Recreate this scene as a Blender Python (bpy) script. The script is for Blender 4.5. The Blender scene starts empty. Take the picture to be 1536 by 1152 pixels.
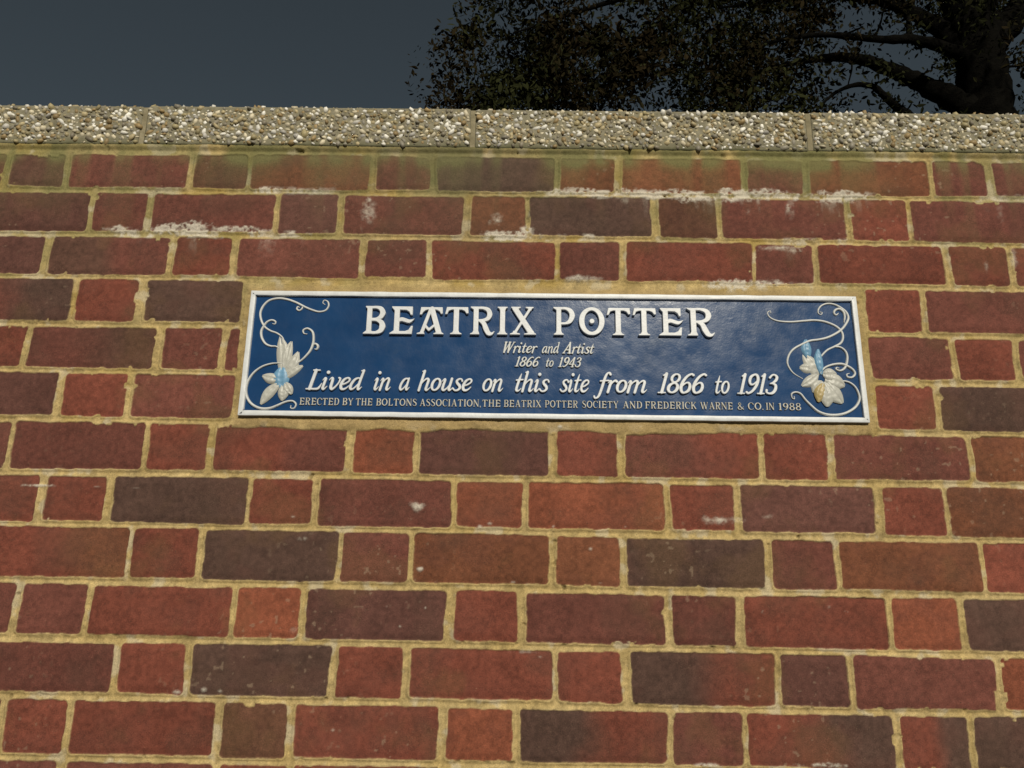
import bpy, bmesh, math, random
import numpy as np
from mathutils import Vector, Matrix
R = math.radians
rng = np.random.default_rng(7)
random.seed(7)
sc = bpy.context.scene
col = sc.collection

# ---------------------------------------------------------------- camera
cam_d = bpy.data.cameras.new('camera'); cam = bpy.data.objects.new('camera', cam_d); col.objects.link(cam)
cam_d.sensor_fit = 'HORIZONTAL'; cam_d.sensor_width = 36.0; cam_d.lens = 1154 / 1536 * 36.0
cam_d.clip_start = 0.02; cam_d.clip_end = 2000
PITCH, YAW, ROLL = 0.267267, -0.014144, 0.017766
f_ = Vector((math.sin(YAW) * math.cos(PITCH), math.cos(YAW) * math.cos(PITCH), math.sin(PITCH)))
r_ = Vector((math.cos(YAW), -math.sin(YAW), 0)); u_ = r_.cross(f_)
rr = math.cos(ROLL) * r_ + math.sin(ROLL) * u_; uu = -math.sin(ROLL) * r_ + math.cos(ROLL) * u_
cam.matrix_world = Matrix(((rr.x, uu.x, -f_.x, 0.0), (rr.y, uu.y, -f_.y, -1.2443), (rr.z, uu.z, -f_.z, 1.5028), (0, 0, 0, 1)))
sc.camera = cam

# ---------------------------------------------------------------- sky, light, exposure
SUN_EL, SUN_AZ = 30.0, 11.0           # azimuth measured from straight behind the camera, towards the right
world = bpy.data.worlds.new('World'); sc.world = world; world.use_nodes = True
nt = world.node_tree; nt.nodes.clear()
sky = nt.nodes.new('ShaderNodeTexSky'); sky.sky_type = 'NISHITA'; sky.sun_disc = False
sky.sun_elevation = R(SUN_EL); sky.sun_rotation = R(180 - SUN_AZ)
hs = nt.nodes.new('ShaderNodeHueSaturation'); hs.inputs['Saturation'].default_value = 0.58; hs.inputs['Hue'].default_value = 0.468
bg = nt.nodes.new('ShaderNodeBackground'); bg.inputs['Strength'].default_value = 0.020
wo = nt.nodes.new('ShaderNodeOutputWorld')
nt.links.new(sky.outputs[0], hs.inputs['Color']); nt.links.new(hs.outputs[0], bg.inputs['Color']); nt.links.new(bg.outputs[0], wo.inputs['Surface'])
sun_d = bpy.data.lights.new('sun', 'SUN'); sun = bpy.data.objects.new('sun', sun_d); col.objects.link(sun)
sun_d.energy = 3.6; sun_d.angle = R(5); sun_d.color = (1.0, 0.92, 0.76)
sv = Vector((math.sin(R(SUN_AZ)) * math.cos(R(SUN_EL)), -math.cos(R(SUN_AZ)) * math.cos(R(SUN_EL)), math.sin(R(SUN_EL))))
sun.rotation_euler = sv.to_track_quat('Z', 'Y').to_euler(); sun.location = (0, -3, 6)
sc.view_settings.view_transform = 'Standard'; sc.view_settings.look = 'None'
sc.view_settings.exposure = 0.0; sc.view_settings.gamma = 1.0
sc.cycles.pixel_filter_type = 'BLACKMAN_HARRIS'; sc.cycles.filter_width = 1.5

# ---------------------------------------------------------------- helpers
def tag(o, label=None, cat=None, group=None, kind=None):
    if label: o['label'] = label
    if cat: o['category'] = cat
    if group: o['group'] = group
    if kind: o['kind'] = kind
    return o
def empty(name, loc=(0, 0, 0)):
    o = bpy.data.objects.new(name, None); col.objects.link(o); o.location = loc; o.empty_display_size = 0.1
    return o
def mk(name, V, faces, mat, parent=None, colors=None, smooth=True, attrs=None):
    """mesh from numpy: faces is an (n,k) array or a list of such arrays; V already in the parent's space"""
    me = bpy.data.meshes.new(name)
    V = np.asarray(V, np.float32)
    if not isinstance(faces, list): faces = [faces]
    faces = [np.asarray(f, np.int32) for f in faces if len(f)]
    me.vertices.add(len(V)); me.vertices.foreach_set('co', V.ravel())
    tot = np.concatenate([np.full(len(f), f.shape[1], np.int32) for f in faces])
    loops = np.concatenate([f.ravel() for f in faces])
    me.loops.add(len(loops)); me.loops.foreach_set('vertex_index', loops)
    me.polygons.add(len(tot)); me.polygons.foreach_set('loop_start', np.r_[0, np.cumsum(tot)[:-1]].astype(np.int32))
    me.polygons.foreach_set('use_smooth', np.full(len(tot), smooth, bool))
    me.update(calc_edges=True); me.validate()
    if colors is not None:
        at = me.color_attributes.new('tint', 'FLOAT_COLOR', 'POINT')
        c = np.ones((len(V), 4), np.float32); c[:, :3] = colors
        at.data.foreach_set('color', c.ravel())
    for n_, v_ in (attrs or {}).items():
        at = me.attributes.new(n_, 'FLOAT', 'POINT'); at.data.foreach_set('value', np.asarray(v_, np.float32))
    me.materials.append(mat)
    o = bpy.data.objects.new(name, me); col.objects.link(o)
    if parent: o.parent = parent
    return o
class Mat:
    def __init__(s, name, rough=0.6, spec=0.5, base=(0.5, 0.5, 0.5)):
        s.m = bpy.data.materials.new(name); s.m.use_nodes = True; s.t = s.m.node_tree
        s.b = s.t.nodes['Principled BSDF']
        s.b.inputs['Roughness'].default_value = rough; s.b.inputs['Specular IOR Level'].default_value = spec
        s.b.inputs['Base Color'].default_value = (*base, 1)
        s.co = s.t.nodes.new('ShaderNodeTexCoord').outputs['Object']
    def n(s, typ, **kw):
        nd = s.t.nodes.new(typ)
        for k, v in kw.items():
            if k in nd.inputs: nd.inputs[k].default_value = v
            else: setattr(nd, k, v)
        return nd
    def l(s, a, b): s.t.links.new(a, b)
    def noise(s, scale, detail=4, rough=0.55, vec=None):
        nd = s.n('ShaderNodeTexNoise', Scale=scale, Detail=detail, Roughness=rough); s.l(vec or s.co, nd.inputs['Vector'])
        return nd.outputs['Fac']
    def ramp(s, fac, stops):
        nd = s.n('ShaderNodeValToRGB'); e = nd.color_ramp.elements
        while len(e) < len(stops): e.new(0.5)
        for el, (p, c) in zip(e, stops): el.position = p; el.color = (*c, 1) if len(c) == 3 else c
        s.l(fac, nd.inputs['Fac']); return nd.outputs['Color']
    def mix(s, fac, a, b, mode='MIX'):
        nd = s.n('ShaderNodeMix', data_type='RGBA', blend_type=mode)
        for sock, v in ((nd.inputs['Factor'], fac), (nd.inputs['A'], a), (nd.inputs['B'], b)): pass
        ins = [i for i in nd.inputs if i.enabled]
        for sock, v in zip(ins, (fac, a, b)):
            if hasattr(v, 'is_output'): s.l(v, sock)
            elif isinstance(v, (int, float)): sock.default_value = v
            else: sock.default_value = (*v, 1)
        return [o for o in nd.outputs if o.enabled][0]
    def attr(s, name, out='Color'):
        return s.n('ShaderNodeAttribute', attribute_name=name).outputs[out]
    def bump(s, fac, strength=0.3, dist=0.002, prev=None):
        nd = s.n('ShaderNodeBump', Strength=strength, Distance=dist); s.l(fac, nd.inputs['Height'])
        if prev: s.l(prev, nd.inputs['Normal'])
        return nd.outputs['Normal']
    def color(s, c): s.l(c, s.b.inputs['Base Color'])
    def normal(s, c): s.l(c, s.b.inputs['Normal'])
def vnoise(X, Z, cell, seed):
    """smooth lattice noise 0..1 sampled at X, Z (any shape)"""
    g = np.random.default_rng(seed).random((257, 257)).astype(np.float32)
    x = X / cell + 1000.37; z = Z / cell + 1000.71
    xi = np.floor(x).astype(np.int64); zi = np.floor(z).astype(np.int64)
    fx = (x - xi).astype(np.float32); fz = (z - zi).astype(np.float32)
    fx = fx * fx * (3 - 2 * fx); fz = fz * fz * (3 - 2 * fz)
    x0, x1, z0, z1 = xi % 256, (xi + 1) % 256, zi % 256, (zi + 1) % 256
    return (g[z0, x0] * (1 - fx) + g[z0, x1] * fx) * (1 - fz) + (g[z1, x0] * (1 - fx) + g[z1, x1] * fx) * fz
def fbm(X, Z, cell, seed, octv=4, gain=0.5):
    s = 0; a = 1; t = 0
    for o in range(octv): s = s + a * vnoise(X, Z, cell / 2 ** o, seed + o); t += a; a *= gain
    return s / t
def sstep(a, b, x):
    t = np.clip((x - a) / (b - a), 0, 1); return t * t * (3 - 2 * t)
def box_arrays(x0, x1, y0, y1, z0, z1):
    V = [(x, y, z) for z in (z0, z1) for y in (y0, y1) for x in (x0, x1)]
    F = [(0, 2, 3, 1), (4, 5, 7, 6), (0, 1, 5, 4), (2, 6, 7, 3), (0, 4, 6, 2), (1, 3, 7, 5)]
    return np.array(V, float), np.array(F)

# ---------------------------------------------------------------- measurements (metres on the wall plane, mm on the plaque)
JOINTS = {0: [-0.9489, -0.8382, -0.6105, -0.5042, -0.2767, -0.1674, 0.059, 0.1675, 0.3948, 0.5061, 0.7302, 0.837], 1: [-0.7813, -0.6754, -0.4455, -0.3292, -0.1039, 0.0044, 0.2322, 0.3456, 0.5727, 0.681], 2: [-0.847, -0.6228, -0.5118, -0.2831, -0.1668, 0.058, 0.1736, 0.4015, 0.5093, 0.7356, 0.8469], 3: [-0.7833, -0.6664, -0.4837, 0.5843, 0.6863], 4: [-0.8488, -0.6228, -0.5108, -0.4798, 0.582, 0.7267, 0.832], 5: [-0.7766, -0.6603, -0.4815, 0.5801, 0.6873], 6: [-0.8459, -0.6203, -0.5097, -0.2815, -0.173, 0.0531, 0.1641, 0.3919, 0.5034, 0.7303], 7: [-0.7776, -0.6679, -0.4401, -0.332, -0.1065, 0.0084, 0.2361, 0.3465, 0.5722, 0.6808], 8: [-0.6195, -0.5089, -0.2872, -0.1728, 0.0525, 0.1627, 0.3907, 0.4989, 0.7253], 9: [-0.7862, -0.6739, -0.4456, -0.3355, -0.1073, 0.0033, 0.2318, 0.3426, 0.5713, 0.6833], 10: [-0.6159, -0.5058, -0.2821, -0.172, 0.0561, 0.1652, 0.3935, 0.5038, 0.7255], 11: [-0.7795, -0.6751, -0.4508, -0.3415, -0.1146, -0.0023, 0.2275, 0.338, 0.5642, 0.675]}
BEDS = {0: [(-0.9532, 2.1976), (-0.3316, 2.1969), (0.2826, 2.2002), (0.8891, 2.1968)], 1: [(-0.936, 2.109), (-0.3252, 2.1127), (0.2789, 2.1112), (0.8752, 2.1085)], 2: [(-0.9203, 2.0283), (-0.5082, 2.0274), (0.5927, 2.027), (0.8623, 2.0268)], 3: [(-0.9029, 1.9392), (-0.5216, 1.942), (0.5836, 1.9392), (0.8486, 1.9393)], 4: [(-0.8871, 1.8579), (-0.5113, 1.855), (0.575, 1.8568), (0.8353, 1.8548)], 5: [(-0.8704, 1.7723), (-0.2993, 1.7718), (0.2648, 1.7713), (0.8219, 1.7697)], 6: [(-0.8531, 1.6831), (-0.2928, 1.6859), (0.2612, 1.6833), (0.8088, 1.6865)], 7: [(-0.8368, 1.5993), (-0.2863, 1.6009), (0.2577, 1.5994), (0.795, 1.5989)], 8: [(-0.8198, 1.5123), (-0.2797, 1.5134), (0.2541, 1.5114), (0.7818, 1.5144)], 9: [(-0.8029, 1.4256), (-0.2731, 1.4271), (0.2506, 1.4276), (0.7681, 1.4272)], 10: [(-0.787, 1.344), (-0.2667, 1.3431), (0.2471, 1.3423), (0.755, 1.3442)], 11: [(-0.77, 1.2562), (-0.2603, 1.2586), (0.2437, 1.261)]}
TOP_BED = [(-0.9684, 2.2755), (-0.3378, 2.2784), (0.2858, 2.2785), (0.9017, 2.2773)]
PLAQUE = [(-0.4706, 2.0017), (0.5697, 2.0057), (0.568, 1.7836), (-0.4704, 1.7815)]
PL_C = (0.0492, 1.8931)
PL_W = 1.0394
PL_H = 0.2212
PL_A = 0.00293
L_TITLE = [('B', -321.6, -284.3, 33.4, 50.5), ('E', -276.6, -235.1, 33.6, 50.5), ('A', -230.0, -184.5, 33.8, 50.5), ('T', -182.9, -142.8, 34.0, 50.5), ('R', -139.4, -98.0, 34.2, 50.5), ('I', -93.3, -76.0, 34.4, 50.4), ('X', -71.7, -27.3, 34.6, 50.4), ('P', 1.7, 38.7, 34.9, 50.4), ('O', 45.4, 89.1, 35.1, 50.4), ('T', 92.5, 133.1, 35.3, 50.4), ('T', 136.5, 176.8, 35.5, 50.3), ('E', 180.8, 222.0, 35.7, 50.3), ('R', 229.0, 275.1, 35.9, 50.3)]
L_ROLE = [('Writer', -85.1, -24.9, 3.2, 19.5), ('and', -18.1, 14.5, 3.1, 19.5), ('Artist', 17.3, 71.7, 3.0, 19.5)]
L_LIFE = [('1866', -63.4, -21.4, -20.7, 17.3), ('to', -11.8, 3.5, -20.8, 17.3), ('1943', 9.3, 49.1, -20.9, 17.3)]
L_MAIN = [('Lived', -411.8, -309.7, -65.3, 35.0), ('in', -300.2, -266.2, -65.1, 35.0), ('a', -256.7, -234.5, -65.1, 34.9), ('house', -225.6, -131.0, -65.0, 34.9), ('on', -118.8, -78.6, -64.9, 34.9), ('this', -65.0, -3.4, -64.8, 34.9), ('site', 11.6, 63.7, -64.7, 34.9), ('from', 71.9, 161.0, -64.6, 34.8), ('1866', 173.6, 255.3, -64.5, 34.8), ('to', 267.4, 296.6, -64.4, 34.8), ('1913', 305.3, 375.3, -64.3, 34.8)]
L_SMALL = [('ERECTED', -420.2, -353.6, -91.0, 12.4), ('BY', -348.5, -329.9, -90.9, 12.4), ('THE', -326.3, -298.0, -90.9, 12.4), ('BOLTONS', -292.3, -224.4, -90.9, 12.4), ('ASSOCIATION,', -219.9, -117.7, -90.9, 12.4), ('THE', -116.0, -85.0, -90.8, 12.4), ('BEATRIX', -80.2, -17.7, -90.8, 12.4), ('POTTER', -12.2, 42.9, -90.8, 12.4), ('SOCIETY', 49.5, 110.0, -90.8, 12.4), ('AND', 116.6, 148.9, -90.7, 12.4), ('FREDERICK', 153.2, 238.5, -90.7, 12.4), ('WARNE', 244.6, 298.5, -90.7, 12.4), ('&', 305.4, 316.3, -90.6, 12.4), ('CO.', 322.9, 348.6, -90.6, 12.4), ('IN', 352.5, 366.7, -90.6, 12.3), ('1988', 372.9, 410.5, -90.6, 12.3)]
SCROLL_L = [[(-391.3, 87.6), (-395.1, 90.5), (-392.9, 95.4), (-386.7, 92.7), (-384.7, 84.9), (-389.4, 76.8), (-400.2, 74.1), (-412.4, 77.2), (-424.8, 82.3), (-441.6, 90.7), (-458.1, 96.3), (-473.3, 97.8), (-488.0, 93.8), (-497.4, 83.7), (-501.3, 70.9), (-498.3, 57.2), (-491.2, 45.8), (-480.6, 38.6), (-469.3, 34.5), (-458.6, 26.3), (-454.5, 13.9)], [(-429.0, 84.4), (-430.5, 79.1), (-434.7, 75.9), (-438.9, 78.6), (-437.9, 82.8), (-434.8, 81.6)], [(-461.7, 6.6), (-469.0, 10.7), (-477.9, 11.2), (-487.2, 15.6), (-494.2, 25.9), (-496.3, 37.4), (-492.9, 46.8), (-488.1, 54.2), (-480.5, 57.9), (-473.8, 55.4), (-474.2, 50.8), (-477.9, 51.6)], [(-417.7, 33.4), (-423.1, 34.6), (-424.4, 40.2), (-417.5, 43.4), (-409.2, 38.3), (-406.0, 29.0), (-405.8, 16.5), (-409.3, 4.1), (-416.3, -6.2), (-424.4, -14.5), (-439.1, -24.9)], [(-405.1, 13.4), (-401.8, 16.0), (-397.1, 12.1), (-398.3, 6.3), (-401.8, 6.7)], [(-453.3, -19.9), (-459.3, -19.0), (-472.9, -20.1), (-488.0, -25.4), (-500.7, -35.7), (-509.0, -49.9), (-511.5, -66.0), (-507.7, -80.0), (-498.9, -90.8), (-484.6, -97.5), (-469.2, -97.4), (-456.2, -92.3), (-443.3, -86.2), (-431.8, -84.6), (-425.5, -89.9), (-427.8, -96.5), (-433.6, -96.5), (-433.6, -92.6)]]
SCROLL_R = [[(373.3, 80.5), (372.8, 83.9), (368.2, 81.3), (369.0, 75.0), (375.0, 69.2), (387.4, 65.2), (407.0, 64.3), (426.7, 66.0), (444.5, 67.5), (460.0, 66.0), (473.3, 61.5), (484.4, 54.8), (490.9, 45.5), (491.2, 35.2), (486.5, 26.9), (475.2, 20.6), (463.0, 14.4), (452.4, 4.0), (445.7, -6.2), (439.6, -20.4)], [(457.6, 82.7), (461.0, 81.5), (458.2, 78.1), (454.1, 80.6), (454.9, 87.3), (460.7, 94.3), (470.8, 98.0), (482.5, 96.7), (493.7, 90.4), (501.8, 82.1), (504.0, 71.7), (498.7, 61.2), (489.8, 50.7), (477.3, 42.3), (463.1, 35.9), (449.2, 32.7), (435.4, 30.5), (421.2, 24.1), (406.9, 15.8), (398.3, 5.5), (394.4, -6.8), (396.5, -16.9), (403.4, -26.9), (417.1, -35.8)], [(487.9, 80.5), (483.6, 77.5), (480.5, 81.3), (483.5, 86.5), (490.6, 88.3), (496.6, 83.1), (498.1, 74.7), (496.1, 64.3)], [(473.3, 20.2), (484.8, 19.7), (492.9, 12.6), (495.1, 2.5), (492.6, -9.7), (487.9, -17.9), (480.8, -21.6), (474.5, -19.0), (476.0, -16.0), (479.3, -16.9)], [(447.7, -26.4), (452.1, -20.3), (458.3, -15.2), (470.3, -11.0), (483.9, -9.8), (494.1, -13.7), (502.1, -19.7), (504.9, -26.7), (499.8, -32.8), (492.2, -32.3), (491.3, -27.9), (495.3, -26.2)], [(400.5, -67.2), (400.7, -71.2), (397.0, -69.4), (397.0, -62.5), (404.2, -59.6), (411.9, -62.7), (418.7, -72.5), (427.4, -82.3), (437.9, -91.9), (452.6, -97.2), (469.6, -97.4), (485.1, -93.3), (499.3, -84.4), (507.2, -72.5), (507.4, -61.6), (502.9, -49.7), (494.1, -41.9), (482.9, -39.6), (469.1, -43.1)]]
LEAF_L = [((-453.5, -39.2), (-462.8, 29.4), 29.7, 'c'), ((-449.9, -35.1), (-443.2, 20.3), 23.8, 'c'), ((-450.9, -45.2), (-429.7, 1.8), 23.8, 'c'), ((-450.7, -47.3), (-419.8, -22.6), 17.8, 'c'), ((-454.8, -25.0), (-451.2, -63.3), 33.6, 'b'), ((-456.6, -47.3), (-486.4, -41.6), 21.8, 'c'), ((-456.0, -53.4), (-484.4, -90.6), 21.8, 'c'), ((-449.8, -57.3), (-449.2, -84.2), 21.8, 'c'), ((-446.3, -53.2), (-433.8, -73.1), 19.8, 'c')]
LEAF_R = [((443.3, -32.4), (421.7, 7.8), 29.7, 'c'), ((430.7, -0.3), (428.8, 33.5), 21.8, 'b'), ((436.7, -20.5), (413.9, -16.7), 21.8, 'c'), ((443.6, -28.4), (415.0, -48.8), 21.8, 'c'), ((450.2, -40.4), (433.1, -60.5), 25.7, 'c'), ((449.4, -28.4), (447.7, 16.2), 17.8, 'b'), ((451.3, -28.3), (474.4, -28.1), 27.7, 'c'), ((454.4, -36.3), (485.9, -47.9), 29.7, 'c'), ((454.1, -40.3), (479.1, -77.7), 31.7, 'c'), ((451.8, -44.3), (453.8, -83.9), 29.7, 'c'), ((449.9, -44.4), (439.3, -76.2), 21.8, 'y')]
COP_J = [-0.7099, -0.0982, 0.5193]
EFFLO = [(-0.4612, 2.2007, 0.0338, 0.0067, 0.8), (-0.4042, 2.1987, 0.0241, 0.0054, 0.4), (-0.6145, 2.1221, 0.0478, 0.0078, 1), (-0.5912, 2.1263, 0.0263, 0.0105, 1), (-0.5189, 2.122, 0.0536, 0.0052, 0.7), (-0.7281, 2.1207, 0.0239, 0.0052, 0.6), (-0.0317, 2.1164, 0.0413, 0.0078, 1), (0.0036, 2.1272, 0.0142, 0.013, 0.7), (-0.0501, 2.146, 0.0143, 0.0157, 0.45), (0.0746, 2.203, 0.0479, 0.0067, 0.7), (0.1345, 2.2011, 0.0359, 0.0053, 0.5), (0.1703, 2.2015, 0.0239, 0.0067, 0.7), (0.2241, 2.2021, 0.0657, 0.008, 0.9), (0.3133, 2.1952, 0.0357, 0.0093, 1), (0.379, 2.1987, 0.0357, 0.0107, 1), (0.4446, 2.2021, 0.0333, 0.0093, 1), (0.469, 2.1786, 0.0071, 0.0185, 0.7), (0.5573, 2.1994, 0.038, 0.0093, 1), (0.5991, 2.2026, 0.0237, 0.0066, 0.6), (0.5385, 2.1886, 0.0095, 0.0079, 0.6), (0.843, 2.1726, 0.0118, 0.0369, 0.4), (0.3972, 2.1672, 0.0118, 0.0211, 0.5), (-0.2812, 2.1828, 0.006, 0.008, 0.9), (-0.2793, 2.1537, 0.0167, 0.0317, 0.4), (0.3629, 2.0264, 0.0403, 0.0087, 1), (0.415, 2.0308, 0.0288, 0.0062, 0.7), (0.34, 2.0286, 0.0231, 0.0075, 0.8), (0.443, 2.0979, 0.035, 0.0064, 0.5), (0.4719, 2.0957, 0.0058, 0.0102, 0.6), (0.8533, 2.0866, 0.0092, 0.0254, 0.6), (0.8043, 2.0671, 0.0069, 0.0151, 0.5), (0.3192, 2.194, 0.0107, 0.016, 0.7), (0.0975, 2.0354, 0.0348, 0.005, 0.5), (0.5048, 1.756, 0.0087, 0.0089, 0.5), (0.0629, 1.7717, 0.0055, 0.0034, 0.9), (0.1948, 1.7737, 0.0088, 0.0034, 0.8), (-0.1574, 1.5398, 0.0063, 0.0051, 1.0), (-0.1675, 1.6367, 0.014, 0.0096, 0.55), (0.3181, 1.6234, 0.0297, 0.0063, 0.5), (0.2966, 1.6178, 0.0085, 0.0053, 0.5), (0.3927, 1.6299, 0.0127, 0.0053, 0.5), (-0.7831, 1.6613, 0.024, 0.0022, 0.6), (-0.69, 1.6606, 0.0087, 0.0022, 0.6), (-0.6244, 1.6595, 0.0109, 0.0022, 0.5), (0.1105, 1.5751, 0.0053, 0.0041, 0.6), (-0.1302, 1.52, 0.0052, 0.003, 0.8), (-0.01, 1.522, 0.0052, 0.002, 0.7), (0.1256, 1.5223, 0.0052, 0.002, 0.7), (0.0326, 1.4122, 0.0081, 0.0048, 0.6), (0.0121, 1.4186, 0.0306, 0.0039, 0.4), (-0.518, 1.3517, 0.0081, 0.0038, 0.8), (-0.4778, 1.3553, 0.0061, 0.0047, 0.8), (-0.4522, 1.3538, 0.0061, 0.0038, 0.7), (-0.3649, 1.6176, 0.0054, 0.0032, 0.7), (-0.3458, 1.5842, 0.0128, 0.0052, 0.5), (-0.3489, 1.4444, 0.0124, 0.0079, 0.35), (0.2792, 1.2653, 0.0196, 0.0027, 0.8), (0.4553, 1.2686, 0.0391, 0.0027, 0.6), (-0.2757, 1.303, 0.005, 0.0037, 0.6), (0.5057, 1.4859, 0.0062, 0.003, 0.6), (0.3773, 1.4836, 0.0041, 0.004, 0.6), (0.4808, 1.4933, 0.0062, 0.005, 0.4), (-0.0646, 1.6066, 0.0053, 0.0042, 0.7), (-0.0488, 1.6122, 0.0053, 0.0042, 0.6), (0.0524, 1.6086, 0.0043, 0.0032, 0.7), (0.1671, 1.6104, 0.0042, 0.0031, 0.7), (-0.2065, 1.4815, 0.0031, 0.003, 0.6), (-0.1462, 1.4805, 0.0031, 0.003, 0.7), (-0.184, 1.4522, 0.0041, 0.0029, 0.7)]
TREE = {'trunk': [(5.065, 6.2, 5.652, 0.3608), (5.077, 6.2, 6.214, 0.326), (5.099, 6.2, 6.713, 0.316), (5.107, 6.2, 7.227, 0.315), (5.08, 6.2, 7.669, 0.3407), (5.037, 6.2, 8.122, 0.3192), (4.99, 6.2, 8.682, 0.2886), (4.92, 6.2, 9.46, 0.2487), (4.807, 6.2, 10.483, 0.1968)], 'fork': [(5.115, 6.2, 7.491, 0.2348), (5.382, 6.2, 7.779, 0.2025), (5.655, 6.2, 8.081, 0.1981), (5.982, 6.2, 8.455, 0.1843), (6.53, 6.2, 9.176, 0.1411)], 'a': [(5.067, 6.2, 7.157, 0.1843), (4.934, 6.2, 7.427, 0.1115), (4.671, 6.2, 7.584, 0.0834), (4.373, 6.2, 7.671, 0.069), (4.027, 6.2, 7.668, 0.0544), (3.675, 6.2, 7.7, 0.0449), (3.345, 6.2, 7.724, 0.0356), (2.878, 6.2, 7.648, 0.0262), (2.415, 6.2, 7.509, 0.0128)], 'b': [(4.998, 6.2, 6.67, 0.1973), (4.742, 6.2, 6.879, 0.1612), (4.483, 6.2, 7.039, 0.125), (4.269, 6.2, 7.167, 0.1069), (4.051, 6.2, 7.278, 0.0933), (3.831, 6.2, 7.381, 0.0754), (3.551, 6.2, 7.423, 0.066), (3.271, 6.2, 7.394, 0.0479), (2.851, 6.2, 7.293, 0.0299), (2.314, 6.2, 7.069, 0.0125)], 'c': [(4.94, 6.2, 7.578, 0.1873), (4.682, 6.2, 7.845, 0.1222), (4.417, 6.2, 8.034, 0.094), (4.194, 6.2, 8.151, 0.0798), (3.919, 6.2, 8.232, 0.0654), (3.461, 6.2, 8.256, 0.0461), (2.841, 6.2, 8.195, 0.0316), (2.22, 6.2, 8.078, 0.0176)], 'd': [(4.294, 6.2, 6.578, 0.0778), (4.047, 6.2, 6.846, 0.0521), (3.884, 6.2, 7.033, 0.0392), (3.702, 6.2, 7.066, 0.0347), (3.511, 6.2, 7.003, 0.0257), (3.36, 6.2, 6.89, 0.0212), (3.214, 6.2, 6.735, 0.0167)], 't1': [(3.952, 6.2, 7.676, 0.0181), (4.055, 6.2, 7.93, 0.0138), (4.131, 6.2, 8.206, 0.0094)], 't2': [(3.624, 6.2, 7.406, 0.0132), (3.658, 6.2, 7.301, 0.0132), (3.59, 6.2, 7.056, 0.0086)], 't3': [(3.578, 6.2, 7.708, 0.0179), (3.84, 6.2, 7.837, 0.0091)], 't4': [(4.344, 6.2, 7.68, 0.0368), (4.37, 6.2, 8.024, 0.0281)], 't5': [(5.343, 6.2, 7.317, 0.0188), (5.583, 6.2, 7.337, 0.0143), (5.848, 6.2, 7.41, 0.0097)], 'e': [(4.989, 6.2, 8.213, 0.1746), (4.587, 6.2, 8.679, 0.1274), (3.985, 6.2, 8.866, 0.1068), (3.195, 6.2, 8.763, 0.0849), (2.246, 6.2, 8.565, 0.0637), (1.303, 6.2, 8.275, 0.044), (0.527, 6.2, 7.99, 0.03), (-0.161, 6.2, 7.71, 0.0126)], 'g': [(3.985, 6.2, 8.866, 0.0874), (3.234, 6.2, 9.249, 0.0681), (2.288, 6.2, 9.341, 0.0527), (1.244, 6.2, 9.038, 0.037), (0.294, 6.2, 8.644, 0.0224), (-0.406, 6.2, 8.354, 0.0088)]}
GAPS = [(3.852, 7.946, 0.289, 0.184, 0.97), (4.172, 7.75, 0.151, 0.109, 0.8), (3.587, 7.565, 0.241, 0.089, 0.9), (3.845, 7.514, 0.105, 0.062, 0.9), (3.506, 7.107, 0.252, 0.157, 0.75), (3.814, 7.215, 0.119, 0.088, 0.6), (4.489, 7.265, 0.193, 0.194, 0.7), (4.686, 7.067, 0.103, 0.121, 0.9), (4.174, 7.438, 0.15, 0.089, 0.5), (5.422, 7.057, 0.162, 0.393, 0.97), (5.516, 7.673, 0.15, 0.225, 0.6), (4.695, 7.71, 0.106, 0.108, 0.8), (0.757, 7.946, 0.154, 0.11, 0.6), (1.293, 7.905, 0.191, 0.11, 0.5), (-0.54, 7.571, 0.168, 0.126, 0.5), (-0.685, 7.346, 0.227, 0.089, 0.5), (-0.75, 7.038, 0.105, 0.07, 0.6), (0.676, 7.404, 0.189, 0.134, 0.45), (-1.152, 7.61, 0.076, 0.55, 0.9), (-0.701, 7.841, 0.108, 0.128, 0.4), (0.449, 7.269, 0.226, 0.124, 0.35), (2.358, 7.824, 0.305, 0.183, 0.3), (2.262, 7.464, 0.226, 0.125, 0.25), (5.256, 8.216, 0.076, 0.093, 0.2)]
CAM = {'loc': (0.0, -1.2443, 1.5028), 'pitch': 0.26726725093494474, 'yaw': -0.014143817571294326, 'roll': 0.017765740571424476, 'f': 1154}
# ---------------------------------------------------------------- lettering
# Every letter is drawn by hand as strokes: ('s', points, widths) a smooth stroke, ('l', points, widths) a
# straight one, ('p', points) a filled polygon; cap height = 100, baseline = 0.
def S(p, w): return ('s', p, w if isinstance(w, list) else [w] * len(p))
def Ln(p, w): return ('l', p, w if isinstance(w, list) else [w] * len(p))
def Pg(p): return ('p', p, None)
def ring(cx, cy, rx, ry, ws, wt, tilt=0.0):
    n = 16; pts = []; w = []
    for i in range(n + 1):
        a = 2 * math.pi * i / n
        x, y = rx * math.cos(a), ry * math.sin(a)
        pts.append((cx + x + tilt * y, cy + y)); w.append(wt + (ws - wt) * abs(math.cos(a)) ** 1.5)
    return ('s', pts, w)
def stem(x0, x1, h=100):
    return Pg([(x0, 4), (x0, h - 3), (x1, h - 3), (x1, 4)])
def foot(x0, x1, a, b):          # bracketed foot serif from x0..x1 under a stem a..b
    return Pg([(x0, 0), (x0, 4), (a - 3, 7), (a, 14), (b, 14), (b + 3, 7), (x1, 4), (x1, 0)])
def head(x0, x1, a, b):
    return Pg([(x0, 100), (x0, 96), (a - 3, 93), (a, 86), (b, 86), (b + 3, 93), (x1, 96), (x1, 100)])
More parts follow.
